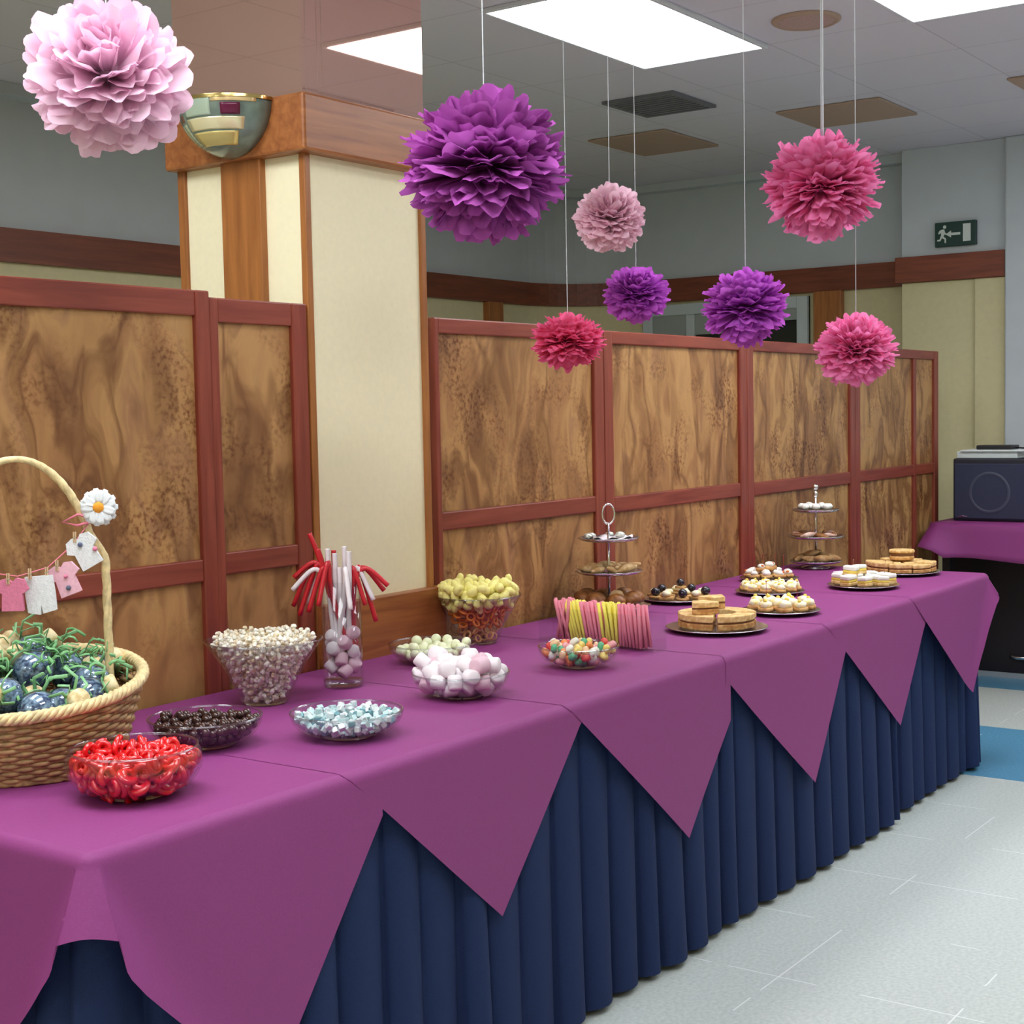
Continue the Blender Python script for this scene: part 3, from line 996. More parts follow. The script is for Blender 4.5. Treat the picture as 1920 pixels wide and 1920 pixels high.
# ---- gummy sweets
loc = (1.808, .252, ct(1.81))
pr = bw(.108, .055, r0=.4)
glass_bowl('glass_bowl', 'shallow glass bowl of mixed coloured jelly sweets before the pink and yellow sticks', loc, pr, foot=.045)
gm = [('orange', (246, 150, 84)), ('peach', (250, 206, 160)), ('red', (226, 84, 74)), ('green', (96, 186, 140)), ('white', (240, 240, 226)), ('pink', (244, 170, 176)), ('yellow', (246, 222, 120))]
spots = pack(inner(pr), 84, .0125, 61, .09)
for k, (nm, c) in enumerate(gm):
    o = MB().tube([(-.012, 0, 0), (-.010, 0, .001), (-.004, 0, .003), (.004, 0, .003), (.010, 0, .001), (.012, 0, 0)], lambda q: .0035 + .0062 * sin(pi * q), 9).build('jelly_sweet', mat('jelly_' + nm, c, .35, coat=.2), smooth=True)
    o['category'] = 'sweet'
    fill(o, [q for i, q in enumerate(spots) if i % 7 == k], loc, nm + ' jelly sweet in the shallow mixed bowl', nm + ' jelly sweets')

# ---- pink and yellow sticks in a clear tray
A = Vector((2.180, .600, ct(2.2))); B = Vector((2.120, .195, ct(2.1)))
dv = (B - A); ln = dv.length; dv.normalize()
nv = Vector((dv.y, -dv.x, 0))
if nv.x < 0: nv = -nv
ang = atan2(dv.y, dv.x)
tr_ = thing('clear_tray', 'low clear tray holding a row of pink and yellow sugar sticks', 'tray', tuple((A + B) / 2), ang)
tb_ = MB()
tb_.box((-ln / 2 - .01, -.034, 0), (ln / 2 + .01, .034, .003)).box((-ln / 2 - .01, -.034, .003), (ln / 2 + .01, -.031, .10)).box((-ln / 2 - .01, .031, .003), (ln / 2 + .01, .034, .10)).box((ln / 2 + .007, -.031, .003), (ln / 2 + .01, .031, .10)).box((-ln / 2 - .01, -.031, .003), (-ln / 2 - .007, .031, .10))
tb_.build('tray', glass('tray_plastic', boost=.45), tr_)
pk = [mat('pink_sugar', (240, 144, 162), .7, bump=.5, bscale=600), mat('yellow_sugar', (246, 234, 104), .7, bump=.5, bscale=600)]
def sugar_stick():
    return MB().tube([(0, 0, 0), (0, 0, .120)], .0050, 8)
pro = {}
rnd = random.Random(17)
N = 27
for row in range(3):
    for i in range(N):
        q = (i + .3 * row) / N
        colr = 0 if q < .16 or .36 < q < .54 or q > .74 else 1
        lean = -.42 * (1 - q) + rnd.uniform(-.06, .06)
        if q > .74: lean = -.12 + rnd.uniform(-.05, .05)
        if q < .12: lean = rnd.uniform(-.25, .25)
        s0 = .012 + (ln - .03) * (q * .97) + (.04 * (1 - q))
        base = A + dv * s0 + nv * (-.018 + .018 * row) + Vector((0, 0, .006))
        axis = (dv * lean + Vector((0, 0, 1)) + nv * rnd.uniform(-.08, .08)).normalized()
        rq = Vector((0, 0, 1)).rotation_difference(axis).to_euler()
        lab = ('pink', 'yellow')[colr] + ' sugared stick standing in the clear tray'
        if colr not in pro:
            o = sugar_stick().build('sugar_stick', pk[colr], smooth=True)
            tag(o, lab, 'sweet stick', ('pink', 'yellow')[colr] + ' sugared sticks')
            pro[colr] = o
            o.location = base; o.rotation_euler = rq
        else:
            dup(pro[colr], base, rq)

# ------------------------------------------------------------------ plates and finger food
def plate(label, loc, r, m=None, group='plates of finger food', sx=1, sy=1):
    t = thing('serving_plate', label, 'plate', loc, group=group)
    MB().lathe([(.0005, .001), (r * .62, .001), (r * .98, .011), (r, .013), (r * .97, .014), (r * .62, .005), (.0005, .005)], 44, sx=sx, sy=sy).build('dish', m or SILVER, t, smooth=True)
    return t
toast = grated('toasted_crust', (188, 132, 74), (222, 176, 112), 45, .7)
toast2 = grated('toasted_top', (214, 170, 104), (240, 206, 144), 60, .7)
filling = mat('brown_filling', (126, 84, 50), .6)
creamm = grated('cream_topping', (250, 244, 214), (252, 232, 150), 55, .5)
icing = mat('white_icing', (246, 244, 236), .5)
yolk = mat('yellow_topping', (244, 216, 96), .5)
oliv = mat('dark_olive', (34, 30, 44), .18, coat=.5)
oran = mat('orange_speck', (228, 120, 50), .5)

def wedge(a0, a1, r0, r1, h, name='toasted_sandwich', lab='', grp='', loc=(0, 0, 0), rz=0, cat='sandwich'):
    t = thing(name, lab, cat, loc, rz, grp)
    n = 8
    def arc(ra, rb_, wv=0):
        o = []
        for i in range(n + 1):
            a = a0 + (a1 - a0) * i / n
            o.append(((rb_ + wv * (i % 2)) * cos(a), (rb_ + wv * (i % 2)) * sin(a)))
        for i in range(n, -1, -1):
            a = a0 + (a1 - a0) * i / n
            o.append((ra * cos(a), ra * sin(a)))
        return o
    MB().prism(arc(r0, r1, .003), 0, h * .42).build('lower_bread', toast, t, bevel=.003)
    MB().prism(arc(r0 + .003, r1 - .004), h * .42, h * .55).build('filling', filling, t)
    MB().prism(arc(r0, r1, .003), h * .55, h).build('upper_bread', toast2, t, bevel=.003)
    return t
# nearer sandwich plate
loc = (2.552, .232, ct(2.55))
plate('silver plate of toasted sandwiches right of the pink and yellow sticks', loc, .156)
zz = loc[2] + .014
w0 = wedge(-.38, .38, .058, .118, .043, lab='golden toasted sandwich wedge in the ring on the nearer plate', grp='sandwich wedges on the nearer plate', loc=(loc[0], loc[1], zz), rz=0)
w0.location = (loc[0], loc[1], zz)
DIRS = ['front', 'front right', 'right', 'back right', 'back', 'back left', 'left', 'front left']
def wlab(a): return 'golden toasted sandwich wedge at the ' + DIRS[int(round((a + 2.524) / (pi / 4))) % 8] + ' of the ring on the nearer plate'
w0['label'] = wlab(0)
for i in range(1, 8): dup(w0, (loc[0], loc[1], zz), (0, 0, i * pi / 4 + .1 * (i % 2)), 1 if i % 3 else .97, label=wlab(i * pi / 4))
for (a, rz_) in ((.3, 1.0), (2.2, 4.0)):
    dup(w0, (loc[0] + .055 * cos(a) - .05 * cos(rz_), loc[1] + .055 * sin(a) - .05 * sin(rz_), zz + .0435), (0, 0, rz_), (1, 1, .85), label='golden toasted sandwich wedge lying on top of the ring on the nearer plate', group='top sandwich wedges on the nearer plate')
# far sandwich plate
loc = (4.24, .29, ct(4.24))
plate('silver plate of sandwiches at the far end of the buffet', loc, .155)
zz = loc[2] + .014
w1 = wedge(-.33, .33, .070, .135, .036, lab='small golden sandwich wedge in the ring on the farthest plate', grp='sandwich wedges on the farthest plate', loc=(loc[0], loc[1], zz))
for i in range(1, 9): dup(w1, (loc[0], loc[1], zz), (0, 0, i * 2 * pi / 9), (1, 1, R.uniform(.85, 1.15)))
rs = thing('round_sandwich', 'thick round sandwich standing on top of the farthest plate', 'sandwich', (loc[0] + .01, loc[1], zz + .042))
for (nm, z0, z1, r_, m_) in (('lower_bread', 0, .016, .048, toast), ('filling', .016, .028, .046, filling), ('upper_bread', .028, .040, .050, toast2)):
    MB().lathe([(.0005, z0), (r_ * .95, z0), (r_, z0 + .003), (r_, z1 - .003), (r_ * .95, z1), (.0005, z1)], 24, wob=lambda r, z, a: (r * (1 + .02 * sin(9 * a)), z)).build(nm, m_, rs, smooth=True)
w2 = wedge(-.45, .45, .0, .058, .036, lab='golden sandwich wedge under the round sandwich on the farthest plate', grp='inner sandwich wedges', loc=(loc[0], loc[1], zz))
for i in range(1, 6): dup(w2, (loc[0] + .006 * cos(i), loc[1] + .006 * sin(i), zz), (0, 0, i * pi / 3))

def canape(kind, lab, grp):
    t = thing('canape', lab, 'canape', group=grp)
    if kind == 'round':
        MB().lathe([(.0005, 0), (.019, 0), (.022, .004), (.021, .012), (.0005, .012)], 12).build('bread_base', toast, t, smooth=True)
        MB().ball((0, 0, .018), .018, 10, 6, .72, .14, R).build('topping', creamm, t, smooth=True)
        MB().ball((.006, .003, .030), .006, 7, 5).build('garnish', yolk, t, smooth=True)
    elif kind == 'orange':
        MB().lathe([(.0005, 0), (.017, 0), (.023, .006), (.021, .014), (.0005, .014)], 12).build('bread_base', toast, t, smooth=True)
        MB().ball((0, 0, .020), .016, 10, 6, .7, .14, R).build('topping', icing, t, smooth=True)
        MB().ball((-.008, -.006, .024), .008, 7, 5, .7).build('garnish', oran, t, smooth=True)
    elif kind == 'square':
        MB().box((-.022, -.018, 0), (.022, .018, .012)).build('bread_base', toast2, t, bevel=.003)
        MB().box((-.021, -.017, .012), (.021, .017, .020)).build('filling', yolk, t, bevel=.002)
        MB().box((-.022, -.018, .020), (.022, .018, .034)).build('topping', icing, t, bevel=.004)
    elif kind == 'dark':
        MB().box((-.022, -.016, 0), (.022, .016, .010)).build('bread_base', toast, t, bevel=.003)
        MB().ball((0, 0, .018), .017, 9, 6, .6, .12, R).build('topping', creamm, t, smooth=True)
    elif kind == 'olive':
        MB().lathe([(.0005, 0), (.020, 0), (.020, .008), (.0005, .008)], 12).build('bread_base', toast, t, smooth=True)
        MB().ball((0, 0, .021), .015, 10, 7, .9).build('olive', oliv, t, smooth=True)
    return t
def ringspots(r, n, ph=0): return [(r * cos(ph + 2 * pi * i / n), r * sin(ph + 2 * pi * i / n)) for i in range(n)]
def serve(proto, loc, spots, z=.0145, sc=1, jit=.15):
    for i, q in enumerate(spots):
        zz = loc[2] + z + (q[2] if len(q) > 2 else 0)
        ro = (R.uniform(-jit, jit) * .5, R.uniform(-jit, jit) * .5, R.uniform(0, 6.28))
        if i == 0:
            proto.location = (loc[0] + q[0], loc[1] + q[1], zz); proto.rotation_euler = ro; proto.scale = (sc, sc, sc)
        else: dup(proto, (loc[0] + q[0], loc[1] + q[1], zz), ro, sc * R.uniform(.9, 1.1))
pick = mat('toothpick_wood', (176, 120, 84), .6)
redw = mat('red_pick', (170, 40, 48), .4)
def picks(loc, pts, m_, lab, grp):
    first = None
    for (x, y) in pts:
        if first is None:
            first = thing('cocktail_pick', lab, 'cocktail pick', (loc[0] + x, loc[1] + y, loc[2] + .035), group=grp)
            MB().tube([(0, 0, 0), (0, 0, .062)], .0009, 5).build('shaft', m_, first)
            MB().ball((0, 0, .064), .0022, 6, 5).build('bead', m_, first)
        else: dup(first, (loc[0] + x, loc[1] + y, loc[2] + .035), (R.uniform(-.1, .1), R.uniform(-.1, .1), 0))

def shift(p, dx, dy): return (p[0] + dx, p[1] + dy)
# back plate, orange topped
loc1 = (3.80, .655, ct(3.8))
plate('silver plate of orange flecked canapes, farthest of three plates beside the second cake stand', loc1, .115)
c1 = canape('orange', 'small cream canape with orange fleck on the farthest of three plates', 'orange flecked canapes')
serve(c1, loc1, ringspots(.076, 9) + ringspots(.032, 4) + [(0, 0, .026), (.04, .01, .024), (-.03, .02, .024)])
picks(loc1, [(-.06, .03), (0, .02), (.05, -.01), (.0, -.06)], redw, 'thin red cocktail pick in the canapes with orange fleck', 'red picks')
# middle plate
loc2 = (3.43, .475, ct(3.43))
plate('silver plate of yellow topped canapes, middle of three plates', loc2, .125)
c2 = canape('round', 'yellow topped canape on the middle of three plates', 'canapes on the middle plate')
serve(c2, loc2, ringspots(.09, 11) + ringspots(.045, 6) + [(0, 0)])
# front plate
loc3 = (2.985, .222, ct(2.99))
plate('silver plate of large cream canapes, nearest of three plates', loc3, .128)
c3 = canape('round', 'large cream canape on the nearest of three plates', 'canapes on the nearest of three plates')
serve(c3, loc3, ringspots(.088, 9, .2) + ringspots(.038, 4), sc=1.2)
picks(loc3, [(.06, -.03), (.02, .06)], redw, 'thin cocktail pick in the nearest plate of cream canapes', 'picks in cream canapes')
# white iced squares
loc4 = (3.745, .246, ct(3.75))
plate('silver plate of square white iced canapes near the front edge, second last on the buffet', loc4, .132)
c4 = canape('square', 'square white iced canape on the plate near the front edge', 'square white canapes')
serve(c4, loc4, ringspots(.090, 9, .1) + ringspots(.036, 3, .5) + [(.01, .02, .034), (-.05, .03, .03)], sc=1.1)
picks(loc4, [(-.05, .05), (.02, .05), (.05, -.06)], pick, 'pale wooden cocktail pick in the square white canapes', 'wooden picks')
# dark mixed plate
loc5 = (3.10, .665, ct(3.1))
plate('silver plate of mixed dark and cream canapes behind the toasted sandwiches', loc5, .130)
c5 = canape('dark', 'cream topped bread canape on the mixed dark plate', 'cream canapes on the mixed plate')
serve(c5, loc5, [q for i, q in enumerate(ringspots(.088, 10)) if i % 2] + ringspots(.036, 3), sc=1.1)
c6 = canape('olive', 'canape with glossy black olive on the mixed dark plate', 'olive canapes')
serve(c6, loc5, [q for i, q in enumerate(ringspots(.092, 10)) if not i % 2] + [(.01, .0, .03)], sc=1.1)

# ------------------------------------------------------------------ tiered stands
def stand(label, loc, tiers, pole_top, ringy, mats=None):
    t = thing('cake_stand', label, 'cake stand', loc, group='three tier cake stands')
    for k, (z, r) in enumerate(tiers):
        MB().lathe([(.006, z), (r * .6, z), (r * .85, z + .004), (r, z + .013), (r * .97, z + .0145), (r * .83, z + .007), (r * .6, z + .004), (.006, z + .004)], 64,
                   wob=lambda rr_, zz_, a, r=r: (rr_ * (1 + .03 * (rr_ / r) ** 4 * sin(12 * a)), zz_)).build('tier', mats[k] if mats else SILVER, t, smooth=True)
    pole_ = MB().tube([(0, 0, tiers[0][0] + .003), (0, 0, pole_top)], .0042, 10).build('pole', CHROME, t, smooth=True)
    MB().lathe([(.0005, 0), (.06, 0), (.058, .004), (.012, .012), (.008, tiers[0][0] + .002)], 28).build('foot', CHROME, t, smooth=True)
    if ringy:
        pts = [(sin(a) * .020 * rr.x, sin(a) * .020 * rr.y, pole_top + .030 - cos(a) * .033) for a in [2 * pi * i / 20 for i in range(21)]]
        MB().tube(pts, .0035, 8, False).build('ring_handle', CHROME, pole_, smooth=True)
    else:
        MB().ball((0, 0, pole_top + .008), .013, 12, 8).ball((0, 0, pole_top - .022), .010, 12, 8, 1.5).build('knob', CHROME, pole_, smooth=True)
    return t
S1 = (2.690, .700, ct(2.75))
stand('three tier silver cake stand with ring handle behind the pink and yellow sticks', S1, [(.020, .135), (.135, .112), (.244, .101)], .305, True)
S2 = (4.30, .680, ct(4.3))
stand('three tier silver cake stand with ball knob near the far end of the buffet', S2, [(.018, .108), (.122, .118), (.232, .098)], .330, False)
past = grated('pastry_tan', (186, 142, 88), (224, 190, 140), 45, .6)
pastd = grated('pastry_brown', (120, 72, 34), (170, 112, 58), 40, .45)
def bun(r, m_, name, lab, grp, sz=.7, cat='pastry'):
    o = MB().ball((0, 0, r * sz), r, 12, 8, sz, .06, R).build(name, m_, smooth=True)
    return tag(o, lab, cat, grp)
def long_pastry(m_, name, lab, grp, l=.05, r=.014):
    o = MB().tube([(-l / 2 + l * i / 8, .006 * sin(pi * i / 8), r * .8) for i in range(9)], lambda q: r * (.35 + .65 * sin(pi * q)), 10, flat=.8).build(name, m_, smooth=True)
    return tag(o, lab, 'pastry', grp)
o = bun(.034, pastd, 'brown_roll', 'glossy brown roll on the bottom tier of the nearer cake stand', 'brown rolls on the nearer stand', .75)
serve(o, S1, ringspots(.088, 8), z=.032, jit=.3)
o = bun(.026, past, 'pale_bun', 'rounded pale bun on the bottom tier of the nearer stand', 'pale bun', .95)
serve(o, S1, [(.0 - .03, -.045)], z=.040)
o = long_pastry(past, 'tan_pastry', 'tan finger pastry on the middle tier of the nearer cake stand', 'tan pastries on the nearer stand', .075, .014)
serve(o, S1, ringspots(.070, 8) + ringspots(.035, 3), z=.145, jit=.6)
nap = tag(MB().lathe([(.0005, 0), (.045, .001), (.066, .006), (.068, .008), (.045, .003), (.0005, .002)], 30, wob=lambda r, z, a: (r, z + .004 * (r / .066) * (1 + sin(7 * a)))).build('paper_doily', mat('doily', (236, 226, 232), .8), smooth=True, loc=(S1[0] - .005, S1[1] - .02, S1[2] + .2495)),
          'white paper doily with a raised edge on the top tier of the nearer stand', 'doily')
nap.scale = (1.15, .9, 1)
o = bun(.020, mat('foil_sweet', (216, 220, 206), .25, metal=.5), 'foil_sweet', 'small silver wrapped sweet on the top tier of the nearer stand', 'wrapped sweets on the nearer stand', .6, 'sweet')
serve(o, S1, [(-.045, .05), (.04, -.02), (-.01, .06), (.055, .03)], z=.253, sc=.85)
o = long_pastry(past, 'tan_pastry', 'pale pastry on the bottom tier of the farther cake stand', 'pastries on the farther stand, bottom tier', .07, .018)
serve(o, S2, ringspots(.066, 8) + [(0.03, 0, .02), (-.03, 0.01, .02)], z=.030, jit=.9)
o = long_pastry(pastd, 'brown_pastry', 'flat brown pastry on the middle tier of the farther cake stand', 'brown pastries on the farther stand', .07, .012)
serve(o, S2, ringspots(.076, 5), z=.131, jit=.4)
o = long_pastry(grated('pink_pastry', (210, 160, 140), (236, 206, 190), 40, .5), 'pink_pastry', 'pinkish glazed pastry on the middle tier of the farther cake stand', 'pink pastries on the farther stand', .06, .013)
serve(o, S2, ringspots(.072, 5, .63), z=.131, jit=.4)
o = bun(.019, icing, 'white_truffle', 'round white truffle on the top tier of the farther cake stand', 'white truffles', .85, 'sweet')
serve(o, S2, ringspots(.058, 7) + [(.02, -.02), (-.02, .01)], z=.244, sc=.85)

# ------------------------------------------------------------------ wicker basket
BC = Vector((.335, .600, ct(.34)))
WK = wicker()
bk = thing('wicker_basket', 'large wicker basket with tall hoop handle at the near left end of the buffet', 'basket', tuple(BC))
tback = atan2(.5797, .8148)
def rim_h(a): return .160 + .030 * cos(a - tback)
def brad(a, q): return .172 + (.226 - .172) * q ** .8
NROW, NST = 17, 44
for rowk in range(1):
    body = MB()
    # woven rows: each a strand running in and out of the stakes
    for j in range(NROW):
        pts = []
        for i in range(NST * 4 + 1):
            a = 2 * pi * i / (NST * 4)
            q = (j + .5) / NROW
            z = rim_h(a) * q
            rr_ = brad(a, q) + .0038 * sin(a * NST / 2 + pi * (j % 2))
            pts.append((rr_ * cos(a), rr_ * sin(a), z))
        body.tube(pts, .0052, 6, False)
    for i in range(NST):
        a = 2 * pi * (i + .5) / NST
        body.tube([(brad(a, q) * cos(a) * .998, brad(a, q) * sin(a) * .998, rim_h(a) * q) for q in (0, .2, .4, .6, .8, 1)], .0026, 5)
    body.build('woven_body', WK, bk, smooth=True)
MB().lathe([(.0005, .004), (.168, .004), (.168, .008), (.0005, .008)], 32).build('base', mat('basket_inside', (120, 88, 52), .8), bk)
def rimtube(off, rz_, rad, ph, tw=26):
    pts = []
    for i in range(181):
        a = 2 * pi * i / 180
        b = a * tw + ph
        rr_ = .229 + off + .007 * cos(b)
        pts.append((rr_ * cos(a), rr_ * sin(a), rim_h(a) + rz_ + .007 * sin(b)))
    return MB().tube(pts, rad, 6, False)
rimm = mat('pale_wicker', (226, 204, 152), .5, noise=.25, nscale=60)
rm = rimtube(0, .006, .0062, 0)
for ph in (pi / 2, pi, 3 * pi / 2):
    q = rimtube(0, .006, .0062, ph); rm.add(q.v, q.f)
rm.build('braided_rim', rimm, bk, smooth=True)
bt = MB()
for j in range(2):
    bt.tube([(.178 * cos(2 * pi * i / 60), .178 * sin(2 * pi * i / 60), .006 + .003 * sin(24 * 2 * pi * i / 60 + j * pi)) for i in range(61)], .006, 6, False)
bt.build('base_braid', WK, bk, smooth=True)
# handle: hoop in a plane turned a little away from the viewer
hd_ = (rr * cos(.45) + ff * sin(.45))
def hp(u, z): return Vector((hd_.x * u, hd_.y * u, z))
def handle_pts(off=0, ph=0, n=90):
    pts = []
    for i in range(n + 1):
        q = i / n
        a = pi * q
        # straight-sided hoop: lower legs then arch
        u = .170 * cos(a) * (1 + .0 * q)
        z = .13 + (.605 - .13) * (sin(a) ** .72)
        if abs(cos(a)) > .85: u = .170 * (1 if u > 0 else -1) * (.985 + .0 * q)
        b = q * 2 * pi * 9 + ph
        pts.append(hp(u + off * cos(b), z) + Vector((-hd_.y, hd_.x, 0)) * off * sin(b))
    return pts
def smooth_path(p, it=3):
    for _ in range(it):
        p = [p[0]] + [(p[i - 1] + p[i] * 2 + p[i + 1]) / 4 for i in range(1, len(p) - 1)] + [p[-1]]
    return p
hm = MB()
for k in range(3): hm.tube(smooth_path(handle_pts(.0042, 2 * pi * k / 3)), .0062, 7)
hm.build('hoop_handle', rimm, bk, smooth=True)

# favour jars in the basket
gj = glass('jar_glass', (.72, .82, .86), 2.2)
lav = grated('lavender_filling', (60, 70, 110), (190, 204, 226), 110, .4)
capm = grated('jar_cap', (214, 186, 128), (240, 224, 180), 70, .6)
grm = mat('green_raffia', (140, 196, 140), .5)
grd = mat('dark_green_raffia', (118, 178, 116), .5)
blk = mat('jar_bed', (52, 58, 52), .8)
fj = thing('favour_jar', 'round blue favour jar with cream cap and green raffia in the wicker basket', 'jar', group='favour jars in the basket')
MB().ball((0, 0, 0), .038, 18, 12, .95).build('glass_ball', gj, fj, smooth=True)
MB().ball((0, 0, 0), .0355, 16, 10, .93, .03, R).build('blue_filling', lav, fj, smooth=True)
capo = MB().lathe([(.016, .030), (.022, .034), (.022, .052), (.019, .056), (.0005, .057)], 18, wob=lambda r, z, a: (r * (1 + .05 * sin(9 * a)), z)).build('cap', capm, fj, smooth=True)
rb_ = MB()
for i in range(10):
    a = 2 * pi * i / 10 + .3
    l = .026 + .012 * (i % 3)
    rb_.tube([(cos(a) * .02, sin(a) * .02, .034), (cos(a) * (.02 + l * .5), sin(a) * (.02 + l * .5), .046), (cos(a + .2) * (.02 + l), sin(a + .2) * (.02 + l), .030)], .0034, 6, flat=.3)
rb_.lathe([(.0215, .032), (.0245, .034), (.0215, .037)], 18)
rb_.build('raffia_bow', grm, capo, smooth=True)
jars = [(-.02, -.145, .135, (1.2, .2, 0)), (.105, -.07, .150, (.9, .5, 2)), (.13, .03, .165, (-.5, .9, 1)), (.0, -.03, .190, (.8, -.7, 4)), (-.10, -.08, .160, (1.3, .1, 5)), (.06, .05, .210, (.7, .8, .5)),
        (.02, .12, .200, (-.9, .3, 3)), (-.08, .03, .200, (.3, -.9, 2.5)), (-.14, .04, .170, (1.2, .4, 1.9)), (-.06, .13, .190, (-.8, -.5, .8)), (.10, .115, .195, (-.6, .8, 2.1)), (-.125, -.02, .15, (1.2, -.2, 1)), (.055, -.125, .140, (1.1, .6, .6)), (-.075, -.145, .135, (1.1, -.6, 3)), (.165, -.01, .16, (.6, 1, .4))]
jl = ['round blue jar with raffia at the near rim of the basket, below the trousers', 'round blue jar with green raffia at the right front rim of the basket', 'large round blue jar with green raffia at the right side of the basket',
      'blue jar with raffia on top in the middle of the basket heap', 'blue jar with raffia at the left front of the basket heap', 'blue jar with raffia lying high on the right half of the heap', 'blue jar with raffia at the back top of the basket heap',
      'blue jar with raffia at the left top of the basket heap', 'blue jar with raffia at the far left rim of the basket', 'blue jar with raffia hidden at the back left of the basket', 'blue jar with raffia at the back right, beside the handle foot',
      'blue jar with raffia between left rim and middle of the basket', 'blue jar with raffia low at the front right rim, showing its cream cap', 'blue jar with raffia lowest at the front left rim of the basket', 'blue jar with raffia pressed against the right rim of the basket']
for i, (x, y, z, ro) in enumerate(jars):
    x, y = x * 1.02, y * 1.02
    if i == 0:
        fj.location = (BC.x + x, BC.y + y, BC.z + z); fj.rotation_euler = ro
    else: dup(fj, (BC.x + x, BC.y + y, BC.z + z), ro, R.uniform(1.02, 1.2), label=jl[i])
    if i == 0: fj['label'] = jl[0]
# loose green raffia and straw bed
mb = MB(); rnd = random.Random(77)
for i in range(95):
    a = rnd.uniform(0, 2 * pi); r_ = .19 * sqrt(rnd.random())
    z = .175 + .045 * (1 - (r_ / .2) ** 2) + .025 * cos(a - tback) * r_ / .2 + rnd.uniform(-.02, .03)
    c = Vector((r_ * cos(a), r_ * sin(a), z)); b = rnd.uniform(0, 2 * pi); l = rnd.uniform(.02, .045)
    d = Vector((cos(b), sin(b), rnd.uniform(-.3, .5))) * l
    e_ = Vector((-d.y, d.x, 0)) * rnd.uniform(-.5, .5)
    mb.tube([c - d * .5, c - d * .3 + e_ * .6 + Vector((0, 0, .006)), c + e_ + Vector((0, 0, .010)), c + d * .3 + e_ * .6 + Vector((0, 0, .007)), c + d * .5 + Vector((0, 0, rnd.uniform(-.01, .012)))], .0030, 6, flat=.3)
mb.xf(Matrix.Translation(BC))
tag(mb.build('raffia_shreds', grd, smooth=True), 'loose green raffia shreds among the jars in the basket', 'raffia', kind='stuff')
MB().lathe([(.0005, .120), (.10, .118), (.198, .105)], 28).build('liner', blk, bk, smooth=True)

# daisy on the handle
dz = thing('daisy_flower', 'white fabric daisy with orange centre fixed to the basket handle', 'flower', tuple(BC + hp(.165, .505) - ff * .022))
dz.rotation_euler = (-ff).to_track_quat('Z', 'Y').to_euler()
for lay in range(2):
    pm = MB()
    for i in range(11):
        a = 2 * pi * (i + .5 * lay) / 11
        P = []
        for j in range(5):
            q = j / 4
            r_ = .008 + (.030 - .003 * lay) * q
            wd = .0085 * sin(pi * (.2 + .62 * q))
            P.append([(r_ * cos(a) - sin(a) * wd * s_, r_ * sin(a) + cos(a) * wd * s_, .002 + .004 * lay + .006 * q * (1 - q) + .001 * s_ * s_ * (i % 3)) for s_ in (-1, -.4, .4, 1)])
        pm.grid(P)
    pm.build('petals', mat('daisy_white_%d' % lay, (238, 242, 246), .7), dz, smooth=True, solid=.001)
MB().ball((0, 0, .007), .0115, 14, 8, .5, .05, R).build('center', mat('daisy_orange', (240, 160, 40), .6), dz, smooth=True)

# clothes line with doll clothes
gar = [hp(.155, .475), hp(.112, .412), hp(.060, .358), hp(.0, .352), hp(-.06, .360), hp(-.12, .40), hp(-.165, .49)]
pkm = mat('pink_cord', (222, 120, 140), .5)
tag(MB().tube([BC + p - ff * .008 + Vector((0, 0, .02)) for p in smooth_path([gar[0].lerp(gar[1], .5) if False else g for g in gar], 1)], .0014, 5).build('pink_clothesline', pkm, smooth=True),
    'thin pink cord strung as a clothes line across the basket handle', 'cord')
bowk = MB()
bowk.tube([BC + p - ff * .012 for p in (hp(.155, .48), hp(.12, .492), hp(.09, .478), hp(.118, .470), hp(.155, .478))], .0028, 5)
tag(bowk.build('pink_ribbon', pkm, smooth=True), 'small pink ribbon tail beside the daisy on the basket handle', 'ribbon')
knitw = mat('white_knit', (232, 234, 236), .85, noise=.08, nscale=160, bump=.6, bscale=300)
knitp = mat('pink_knit', (222, 126, 158), .85, noise=.08, nscale=160, bump=.6, bscale=300)
knith = mat('pale_pink_knit', (238, 184, 200), .85, noise=.08, nscale=160)
pegm = mat('peg_wood', (206, 176, 140), .6)
def garment(name, outline, m_, lab, pos, tiltz, sc_=1.0, trim=None):
    t = thing(name, lab, 'doll clothes', tuple(BC + pos - ff * .016 + Vector((0, 0, .02))))
    Mz = Matrix(((rr.x, -ff.x, 0), (rr.y, -ff.y, 0), (0, 0, 1)))   # local x=right, y=toward viewer
    n = len(outline)
    mb_ = MB()
    mb_.v = []
    f_, b_ = [], []
    ca, sa = cos(tiltz), sin(tiltz)
    for (x, z) in outline:
        x, z = x * sc_, z * sc_
        x, z = x * ca - z * sa, x * sa + z * ca
        for off, lst in ((.004, f_), (-.004, b_)):
            p = rr * x - ff * off
            lst.append((p.x, p.y, z))
    mb_.add(f_ + b_, [tuple(range(n)), tuple(range(n, 2 * n))[::-1]] + [(i, (i + 1) % n, n + (i + 1) % n, n + i) for i in range(n)])
    mb_.build('knitted_cloth', m_, t, bevel=.0028)
    if trim:
        for (x, z, r_, mm) in trim:
            x, z = x * sc_, z * sc_
            x, z = x * ca - z * sa, x * sa + z * ca
            p = rr * x - ff * .006
            MB().ball((p.x, p.y, z), r_, 8, 6).build('button', mm, t, smooth=True)
    return t
topo = [(-.020, .0), (-.008, .003), (0, -.004), (.008, .003), (.020, .0), (.027, -.016), (.018, -.022), (.016, -.014), (.018, -.052), (-.018, -.052), (-.016, -.014), (-.018, -.022), (-.027, -.016)]
pants = [(-.022, 0), (.022, 0), (.024, -.030), (.024, -.058), (.005, -.062), (.001, -.030), (-.004, -.064), (-.022, -.060), (-.024, -.030)]
